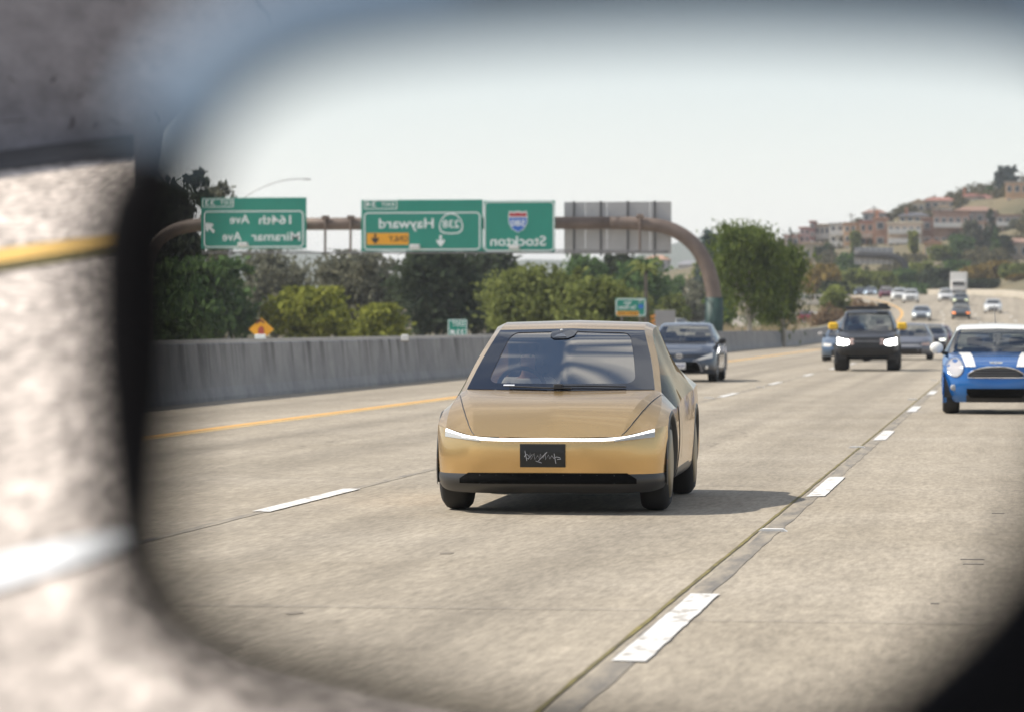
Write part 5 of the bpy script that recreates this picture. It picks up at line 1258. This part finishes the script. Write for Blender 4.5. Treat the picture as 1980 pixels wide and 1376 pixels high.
tree('tree', 'dark green tree behind the distant green sign', 1240, 500, 150, 340, 'green', n=6000, leaf=.3, low=.05, group=G1)
tree('tree', 'dark tree top under the right part of the grey sign back', 1195, 480, 90, 360, 'dark', n=3500, leaf=.3, low=.1, group=G1)
tree('tree', 'small mid green bush right of the distant green sign', 1305, 566, 70, 335, 'olive', cat='bush', n=3000, leaf=.28, low=.0, group=G1)
tree('tree', 'dull bush around the foot of the distant green sign', 1222, 560, 90, 310, 'olive', cat='bush', n=3500, leaf=.26, low=.0, group=G1)
tree('tree', 'grey green tree between the pillar and the left houses', 1345, 540, 70, 420, 'grey', n=3000, leaf=.3, low=.0, group=G1)
tree('willow', 'tall fresh green willow-like tree beside the sign pillar', 1446, 430, 158, 232, 'willow', n=11000, leaf=.20, low=.2, hang=.75, group=G1, lobes=9, bark=BARK_PALE, spread=.45)
tree('willow', 'shorter fresh green willow-like tree right of the tall one', 1513, 474, 112, 236, 'willow', n=8000, leaf=.20, low=.18, hang=.75, group=G1, lobes=8, bark=BARK_PALE, spread=.45)
tree('tree', 'bluish dark tree above the bend of the gantry pipe', 1372, 436, 56, 430, 'blue', n=2600, leaf=.34, low=.2, group=G1)
for x, top, wp_, Y, kd, lb in ((1270, 545, 70, 380, 'green', 'green bush between the palm and the blank panel'), (1330, 575, 60, 370, 'grey', 'grey green shrub left of the sign pillar foot'), (1180, 565, 80, 300, 'green', 'shaded bush left of the distant green sign'), (1395, 560, 60, 300, 'green', 'shaded bush at the foot of the sign pillar'), (1500, 585, 60, 300, 'olive', 'low olive bush under the willow-like trees'), (1360, 500, 60, 520, 'olive', 'olive tree seen under the bend of the gantry pipe'), (1310, 530, 60, 480, 'green', 'dark green tree before the grey left house')):
    tree('tree', lb, x, top, wp_, Y, kd, n=3200, leaf=.28, low=.0, group=G1)
# palm left of the pillar
Y_ = 300.0; p = at(1248, 522, Y_); pr = thing('palm_tree', 'palm crown rising behind the distant green sign', 'tree', (p.x, Y_, 0))
mb = MB(); mb.tube([(0, 0, -.3), (.05, 0, p.z*.5), (0, 0, p.z)], [.2, .17, .15], 8); mb.build('trunk', BARK, pr, True)
for k in range(18):
    a = 2*math.pi*k/18+.2*math.sin(k*3); up = .25+.9*((k*7) % 5)/5; V, F = [], []
    for i in range(9):
        t = i/8; rr_ = 1.7*t; z = p.z+up*1.3*math.sin(t*1.9)-.9*t*t; c_ = Vector((math.cos(a)*rr_, math.sin(a)*rr_, z)); wd = .16*math.sin(math.pi*min(1, t*.9+.1))
        sd_ = Vector((-math.sin(a), math.cos(a), 0))*wd; V += [c_-sd_-Vector((0, 0, wd)), c_, c_+sd_-Vector((0, 0, wd))]
    for i in range(8): F += [(3*i, 3*i+1, 3*i+4, 3*i+3), (3*i+1, 3*i+2, 3*i+5, 3*i+4)]
    mobj('frond', V, F, LM['olive'], pr)
# dry mound and grass between the roads
def terr_at(x, Y): return terr(at(x, 600, Y).x, Y)
tree('bush', 'brown dry brush covered bank above the black off-road vehicle', 1655, 578, 130, 372, 'dry', cat='bush', n=9000, leaf=.2, base=.2, low=.0, trunk=False, shape='mound', lobes=7, depth=5)
tree('bush', 'olive topped brush on the bank behind the brown brush', 1618, 553, 75, 392, 'olive', cat='bush', n=6000, leaf=.24, base=.3, low=.0, trunk=False, lobes=6, depth=4)
tree('bush', 'dry brown shrub at the left foot of the brush bank', 1598, 584, 70, 368, 'dry', cat='bush', n=4500, leaf=.2, base=.2, low=.0, trunk=False, shape='mound', lobes=5, depth=3)
tree('bush', 'narrow olive bush at the right tip of the brush bank', 1695, 577, 44, 395, 'rust', cat='bush', n=3000, leaf=.2, base=1.5, low=.0, trunk=False, shape='mound', lobes=5, depth=3)
# straw coloured grass standing behind the barrier
V, F = [], []; g = np.random.default_rng(5)
for k in range(2600):
    x_ = 1390 + 215*g.random(); Y0 = 240+45*g.random(); b_ = at(x_, 640, Y0); h_ = (.7+1.1*g.random())*(1.2 if 1515 < x_ < 1600 else .75); dx, dy = g.normal()*.22, g.normal()*.2
    if b_.x > -15.3: continue
    n0 = len(V); V += [(b_.x-.03, Y0, -.2), (b_.x+.03, Y0, -.2), (b_.x+dx, Y0+dy, h_+.35)]; F.append((n0, n0+1, n0+2))
tag(mobj('dry_grass', V, F, LM['straw']), 'straw coloured dry grass standing behind the end of the barrier', 'grass', kind='stuff')
# band of trees between the bend and the houses
G2 = 'trees along the foot of the hill'
band_ = [(1490, 540, 60, 600, 'grey', 'grey green shrub behind the shorter willow-like tree'), (1590, 512, 90, 560, 'rust', 'tawny loose tree left of the far grey sign back'), (1612, 545, 70, 520, 'dark', 'dark rounded bush left of the far bend'),
         (1640, 490, 46, 700, 'green', 'dark green tree at the left end of the far grey sign back'), (1660, 520, 80, 590, 'olive', 'olive tree below the left part of the far grey sign back'), (1705, 526, 80, 600, 'olive', 'olive tree below the right part of the far grey sign back'),
         (1745, 520, 60, 640, 'green', 'green tree right of the far grey sign back'), (1782, 505, 90, 660, 'olive', 'wide olive tree above the white cars'), (1812, 520, 90, 640, 'dark', 'dark tree above the white car beside the truck'),
         (1850, 505, 80, 660, 'green', 'green tree directly behind the white truck'), (1885, 515, 80, 650, 'rust', 'rust tinged tree right of the white truck'), (1925, 505, 90, 660, 'rust', 'broad russet tree below the tall conifers'), (1965, 510, 90, 650, 'olive', 'olive tree at the right edge above the parapet'),
         (1900, 540, 100, 620, 'dark', 'low dark shrub just above the right of the parapet'), (1830, 545, 90, 615, 'dark', 'low dark shrub just above the middle of the parapet'), (1765, 548, 80, 610, 'green', 'low green shrub just above the left of the parapet'), (1975, 530, 70, 620, 'rust', 'low russet shrub at the right end of the parapet'), (1690, 548, 90, 600, 'olive', 'low olive shrub above the dark red car'), (1640, 552, 60, 585, 'olive', 'low olive shrub at the start of the far bend')]
for x, top, wp_, Y, kd, lb in band_:
    z_ = terr(at(x, top, Y).x, Y); tree('tree', lb, x, top, wp_, Y, kd, n=3600, leaf=.42, base=z_-.3, low=.02, group=G2, lobes=7, clumps=40)
# trees among the houses
for x, top, wp_, Y, kd, lb, sh_, bot in ((1528, 437, 12, 840, 'dark', 'thin dark cypress before the leftmost hill houses', 'cone', 500), (1742, 398, 10, 930, 'dark', 'thin dark cypress behind the grey roofed house', 'cone', 425), (1736, 404, 9, 930, 'dark', 'shorter thin cypress left of the one behind the grey roof', 'cone', 425),
        (1590, 478, 36, 800, 'dark', 'dark round tree below the cream hill house', 'round', 505), (1655, 448, 24, 800, 'olive', 'olive tree between the orange and brown hill houses', 'round', 490), (1767, 445, 20, 790, 'lime', 'yellow green narrow tree before the long pale hill house', 'round', 490),
        (1880, 425, 44, 800, 'grey', 'brownish tree left of the dark conifer on the hill', 'round', 500), (1915, 396, 46, 800, 'dark', 'tall dark conifer on the hill at the right', 'cone', 506), (1925, 440, 26, 790, 'green', 'green slim conifer in front of the tall dark one', 'cone', 506), (1945, 455, 34, 800, 'dark', 'dark tree right of the tall conifer', 'round', 506),
        (1962, 420, 44, 850, 'grey', 'grey green tree below the orange house at the right edge', 'round', 500), (1950, 318, 40, 960, 'blue', 'dark tree crown on the skyline behind the orange house', 'round', 370), (1934, 330, 24, 960, 'blue', 'smaller dark tree left of the skyline tree', 'round', 370), (1915, 362, 22, 940, 'green', 'small dark tree on the skyline left of the orange house', 'round', 392), (1858, 455, 60, 780, 'green', 'dark green tree below the red brown hill house', 'round', 505), (1820, 475, 60, 780, 'olive', 'olive tree below the white banded hill house', 'round', 515), (1698, 410, 12, 940, 'dark', 'small dark tree tip on the roofline', 'round', 425), (1605, 470, 16, 800, 'green', 'small palm-like green tree beside the balconies', 'round', 500), (1545, 500, 60, 780, 'rust', 'tawny scrub below the leftmost hill houses', 'round', 535), (1640, 505, 60, 770, 'green', 'green scrub below the orange hill house', 'round', 535)):
    z_ = terr(at(x, top, Y).x, Y); tree('tree', lb, x, top, wp_, Y, kd, n=1900, leaf=.5 if wp_ > 16 else .3, base=min(z_, at(x, bot, Y).z)-.3, group='trees among the hill houses', lobes=6, clumps=26, shape=sh_, bottom=bot)

# ------------------------------------------------------------------ houses on the hill
WIN = mat('window_dark', (.05, .055, .065), .15); TRIM = mat('white_trim', (.72, .70, .66), .7)
HOUSES = []
def house(label, x0, x1, y0, y1, Y, wall, roof, nwin=(2, 2), rtype='flat', roofc=None, balcony=None, name='house', depth=9, chimney=None):
    """house front between the pixel columns and rows, Y metres away"""
    a, b = at(x0, y1, Y), at(x1, y0, Y); w_, h = b.x-a.x, b.z-a.z; HOUSES.append((x0, x1, y0, y1, Y))
    r = thing(name, label, 'house', ((a.x+b.x)/2, Y, a.z))
    wm = mat('wall_' + '_'.join(str(int(v*100)) for v in wall), wall, .9, var=.10, scale=.4)
    mb = MB(); mb.bbox(-w_/2, w_/2, 0, depth, -5, h, .03); mb.build('wall', wm, r)
    rm = mat('roof_' + '_'.join(str(int(v*100)) for v in roof), roof, .9, var=.2, scale=.8)
    mb = MB()
    if rtype == 'gable':
        rh = max(1.0, w_*.16); mb.prism([(-w_/2-.4, h-.05), (w_/2+.4, h-.05), (0, h+rh)], 'y', -.4, depth+.4)
    elif rtype == 'hip':
        rh = max(1.0, h*.3); mb.add([(-w_/2-.5, -.5, h), (w_/2+.5, -.5, h), (w_/2+.5, depth+.5, h), (-w_/2-.5, depth+.5, h), (-w_/4, depth/2, h+rh), (w_/4, depth/2, h+rh)], [(0, 3, 2, 1), (0, 1, 5, 4), (1, 2, 5), (2, 3, 4, 5), (3, 0, 4)])
    else: mb.bbox(-w_/2-.3, w_/2+.3, -.3, depth+.3, h, h+.35, .05)
    ro = mb.build('roof', rm, r)
    if chimney is not None:
        mb = MB(); mb.bbox(chimney*w_/2-.4, chimney*w_/2+.4, 2, 2.9, h-.1, h+2.2, .04); mb.build('chimney', mat('chimney_brick', (.40, .20, .12), .9), ro)
    nx_, nz_ = nwin
    for i in range(nx_):
        for j in range(nz_):
            cx_ = -w_/2 + w_*(i+.5)/nx_; cz_ = h*(j+.55)/nz_; ww, wh = min(1.5, w_/nx_*.5), min(1.4, h/nz_*.45)
            mb = MB(); mb.bbox(cx_-ww/2-.12, cx_+ww/2+.12, -.06, .02, cz_-wh/2-.12, cz_+wh/2+.12, .02); f_ = mb.build('window', TRIM, r)
            mb = MB(); mb.bbox(cx_-ww/2, cx_+ww/2, -.09, -.062, cz_-wh/2, cz_+wh/2, .005); mb.build('pane', WIN, f_)
    if balcony:
        for z in balcony:
            mb = MB(); mb.bbox(-w_/2*.96, w_/2*.96, -1.5, -.1, h*z-.12, h*z, .02); sl = mb.build('balcony', TRIM, r)
            mb = MB(); mb.bbox(-w_/2*.96, w_/2*.96, -1.5, -1.42, h*z+.02, h*z+1.0, .01); mb.build('balustrade', mat('balustrade_white', (.66, .63, .58), .7), sl)
    return r
CRE, TAN, TER, RED, BRN, GRY, ORA = (.62, .54, .42), (.50, .38, .26), (.42, .24, .16), (.32, .13, .10), (.26, .16, .12), (.42, .40, .39), (.58, .36, .20)
house('cream house with a red side, leftmost on the hill', 1518, 1545, 458, 500, 850, (.55, .40, .32), RED, (2, 2))
house('narrow red brown house second from the left on the hill', 1546, 1566, 442, 485, 855, (.52, .40, .36), RED, (2, 3))
house('slim dark red brick tower house', 1566, 1575, 430, 478, 852, (.25, .10, .09), RED, (1, 3))
house('cream house with tall windows right of the brick tower', 1576, 1604, 436, 482, 856, CRE, TAN, (3, 2), balcony=(.45,))
house('plain tan block with two small windows below the brick tower', 1551, 1588, 472, 515, 815, (.46, .38, .27), TAN, (2, 1))
house('grey white house with stacked balconies', 1604, 1632, 434, 495, 840, (.55, .53, .48), GRY, (2, 3), balcony=(.32, .66))
house('orange tan house right of the stacked balconies', 1632, 1656, 434, 492, 838, ORA, TER, (2, 3))
house('brown house with a deep red balcony', 1662, 1690, 430, 480, 850, (.48, .32, .22), RED, (2, 2), balcony=(.4,))
house('tall plain terracotta house', 1688, 1716, 424, 482, 842, TER, TER, (1, 2), chimney=-.5)
house('long pale house with two white balcony bands', 1716, 1782, 432, 494, 830, (.58, .46, .35), CRE, (5, 2), balcony=(.38, .68))
house('dark grey roofed house with an orange chimney', 1738, 1796, 418, 432, 880, TAN, (.10, .10, .115), (4, 1), 'hip', chimney=-.5)
house('dark brown house right of the long pale house', 1782, 1804, 424, 482, 840, BRN, BRN, (1, 2))
house('wide red brown house with a white band', 1804, 1874, 410, 488, 838, (.34, .22, .165), BRN, (5, 2), balcony=(.62,))
house('small cream house on the left of the upper row', 1763, 1788, 392, 418, 920, CRE, TAN, (2, 1), 'gable')
house('low house with a long red roof in the upper row', 1786, 1848, 388, 408, 925, (.52, .42, .34), (.30, .14, .11), (4, 1), 'hip')
house('bright white house below the long red roof', 1806, 1842, 402, 424, 900, (.68, .62, .54), TAN, (3, 1), 'gable')
house('pinkish house with red roof in the upper row', 1862, 1912, 380, 402, 925, (.58, .46, .40), (.28, .12, .10), (3, 1), 'hip', chimney=-.9)
house('brown low house below the pinkish one', 1845, 1925, 408, 440, 885, (.30, .22, .18), BRN, (4, 1), 'hip')
house('tall orange house at the top right edge', 1944, 1990, 354, 405, 905, ORA, (.40, .34, .28), (3, 2), depth=12)
house('tan house left of the dark conifer on the hill', 1868, 1904, 432, 470, 835, (.46, .34, .25), TER, (2, 2))
house('grey brown house right of the dark conifer', 1926, 1972, 418, 456, 872, (.36, .28, .23), BRN, (3, 2), balcony=(.5,))
house('cream cottage in the row under the skyline trees', 1905, 1944, 384, 406, 922, (.60, .50, .40), (.30, .15, .12), (3, 1), 'hip')
house('small beige house below the wide red brown one', 1826, 1862, 478, 506, 800, (.50, .40, .30), TAN, (2, 1))
house('ochre house below the dark brown one', 1786, 1820, 470, 504, 805, (.52, .36, .20), TER, (2, 1), 'gable')
house('pale grey house behind the terracotta one', 1668, 1712, 412, 432, 905, GRY, (.26, .16, .13), (3, 1), 'hip')
house('beige house far right below the russet trees', 1950, 1992, 470, 505, 800, (.48, .38, .28), BRN, (2, 1), 'hip')
house('grey house among trees left of the gantry bend', 1245, 1290, 502, 530, 900, GRY, TER, (3, 1), 'hip')
house('pale house just right of the gantry bend foot', 1312, 1345, 512, 540, 880, (.55, .52, .50), (.25, .25, .27), (2, 1), 'hip')
house('small white house low beside the sign pillar', 1330, 1348, 540, 560, 700, (.70, .68, .62), TAN, (2, 1))
house('low white roofed hall behind the small bridge', 1612, 1645, 528, 548, 620, (.62, .58, .52), (.72, .70, .66), (3, 1), name='hall')
for x, y0, y1, Y, lb in ((1646, 412, 432, 870, 'left thin utility pole on the hill roofline'), (1690, 398, 425, 890, 'right thin utility pole on the hill roofline'), (1608, 470, 540, 700, 'utility pole at the foot of the hill left of the white hall')):
    a = at(x, y1, Y); zt_ = at(x, y0, Y).z-a.z; r = thing('utility_pole', lb, 'pole', a)
    mb = MB(); mb.tube([(0, 0, -3), (0, 0, zt_)], [.16, .11], 8); mb.build('mast', BARK, r); mb = MB(); mb.box(-.9, .9, -.12, -.02, zt_-.7, zt_-.55); mb.build('cross_arm', BARK, r)
# scrub that covers the slope between the houses, one mass nobody could count
gs = np.random.default_rng(11); VV = []; 
for k in range(1700):
    x_ = 1480 + 560*gs.random(); Y0 = 720 + 300*gs.random(); X_ = at(x_, 600, Y0).x; zz_ = terr(X_, Y0); r_ = .7 + 1.6*gs.random(); row = 628-(zz_+r_*.8-1.4)/Y0*FPX
    if any(h0-4 < x_ < h1+4 and h2-6 < row < h3+4 and Y0 < hY for h0, h1, h2, h3, hY in HOUSES): continue
    P_ = gs.normal(size=(60, 3)); P_ /= np.linalg.norm(P_, axis=1)[:, None]; P_ = P_*(.5+.5*gs.random((60, 1)))*np.array([r_*1.3, r_*1.3, r_]) + np.array([X_, Y0, zz_+r_*.5])
    a = gs.normal(size=(60, 3)); a /= np.linalg.norm(a, axis=1)[:, None]; b = np.cross(a, gs.normal(size=(60, 3))); b /= np.linalg.norm(b, axis=1)[:, None]
    VV.append(np.stack([P_-a*.5, P_-b*.3, P_+a*.5, P_+b*.3], 1).reshape(-1, 3))
VV = np.concatenate(VV)
tag(mobj('hillside_scrub', VV, np.arange(len(VV)).reshape(-1, 4), LM['scrub']), 'dark green scrub covering the slope between the hill houses', None, kind='stuff')


# ------------------------------------------------------------------ the door mirror whose open frame surrounds the view
MD = 1.0
def mp_(x, y, d=MD): return EYE + ray(x, y) * d
inner = [(385, 440, 245), (380, 700, 245), (360, 920, 205), (352, 1070, 170), (398, 1165, 150), (560, 1250, 132), (885, 1335, 120), (1200, 1390, 120), (1480, 1394, 140), (1640, 1354, 300),
         (1775, 1258, 420), (1890, 1142, 420), (1970, 1020, 420), (2020, 860, 420), (2060, 640, 420), (2080, 300, 420), (2070, 150, 100), (1930, 88, 8), (1500, 64, 5), (1200, 66, 5), (900, 82, 5), (660, 116, 5), (525, 170, 20), (448, 238, 90), (404, 335, 190)]
def closed_spline(P, k=5):
    P = np.array(P, float); n = len(P); out = []
    for i in range(n):
        p0, p1, p2, p3 = P[i - 1], P[i], P[(i + 1) % n], P[(i + 2) % n]
        for j in range(k):
            t = j / k; out.append(.5 * ((2 * p1) + (-p0 + p2) * t + (2 * p0 - 5 * p1 + 4 * p2 - p3) * t * t + (-p0 + 3 * p1 - 3 * p2 + p3) * t ** 3))
    return np.array(out)
ring = closed_spline(inner); nR = len(ring)
tang = np.roll(ring[:, :2], -1, 0) - np.roll(ring[:, :2], 1, 0); tang /= np.linalg.norm(tang, axis=1)[:, None]
nrm = np.stack([-tang[:, 1], tang[:, 0]], 1)
ctr = np.array([1150, 700.]); 
for i in range(nR):
    if np.dot(nrm[i], ring[i, :2] - ctr) < 0: nrm[i] = -nrm[i]
mir = thing('door_mirror', 'dark out-of-focus door mirror frame running round the whole view', 'mirror', mp_(1990, 1300))
mir_inv = mir.location.copy()
def ring_mesh(name, secs, m, keep=None):
    """secs: (offset as share of the rim width, extra px, depth in m) for each loop of the rim"""
    V, F = [], []
    for (k, e, dz) in secs:
        for i in range(nR):
            x, y = ring[i, :2] + nrm[i] * (ring[i, 2] * k + e); V.append(mp_(x, y, MD + dz) - mir_inv)
    ns = len(secs)
    for s_ in range(ns):
        for i in range(nR):
            j = (i + 1) % nR
            if keep and not (keep(ring[i]) and keep(ring[j])): continue
            t_ = (s_ + 1) % ns
            F.append((s_ * nR + i, s_ * nR + j, t_ * nR + j, t_ * nR + i))
    used = sorted({i for f in F for i in f}); rm = {a: b for b, a in enumerate(used)}
    return mobj(name, [V[i] for i in used], [tuple(rm[i] for i in f) for f in F], m, mir, True)
ring_mesh('bezel', [(0, 0, .03), (.08, 0, .008), (.3, 0, 0), (.7, 0, 0), (.95, 0, .01), (1, 0, .035)], mat('mirror_bezel', (.005, .005, .006), .9, spec=.1))
ring_mesh('housing_cap', [(0, 170, .02), (0, 180, .0), (0, 150, -.01), (0, 420, .06), (0, 420, .16), (0, 44, .14)], mat('mirror_cap', (.30, .275, .30), .45, var=.1, scale=30),
          keep=lambda p: p[1] < 110 and p[0] > 880 and p[0] < 2000)
ring_mesh('sky_tint_lip', [(0, -6, .02), (0, 0, -.002), (0, 184, -.004), (0, 190, .02)], mat('sky_tint_blue_grey', (.185, .27, .385), .5),  # added lip; the sky's blue fade at the edge is put into its colour
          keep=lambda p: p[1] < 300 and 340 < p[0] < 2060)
ab = MB(); a0, a1, a2 = mp_(2050, 1300, MD + .06) - mir_inv, mp_(2500, 1500, MD + .03) - mir_inv, mp_(3100, 1700, MD - .05) - mir_inv
ab.tube([a0, a1, a2], [.05, .06, .075], 14); ab.build('mirror_arm', MATS['mirror_bezel'], mir, True)

# ------------------------------------------------------------------ thin summer haze filling the air
hb = MB(); hb.box(-3100, 3100, -320, 6100, -1.5, 95)
hz_ = bpy.data.materials.new('haze_air'); hz_.use_nodes = True; ht = hz_.node_tree; ht.nodes.clear()
ho = ht.nodes.new('ShaderNodeOutputMaterial'); hv = ht.nodes.new('ShaderNodeVolumePrincipled'); hv.inputs['Color'].default_value = (.97, .98, 1.0, 1); hv.inputs['Density'].default_value = .00018; hv.inputs['Anisotropy'].default_value = .3
ht.links.new(hv.outputs[0], ho.inputs['Volume'])
hzo = hb.build('haze', hz_); tag(hzo, 'thin pale haze in the distance over the highway', None, kind='stuff')
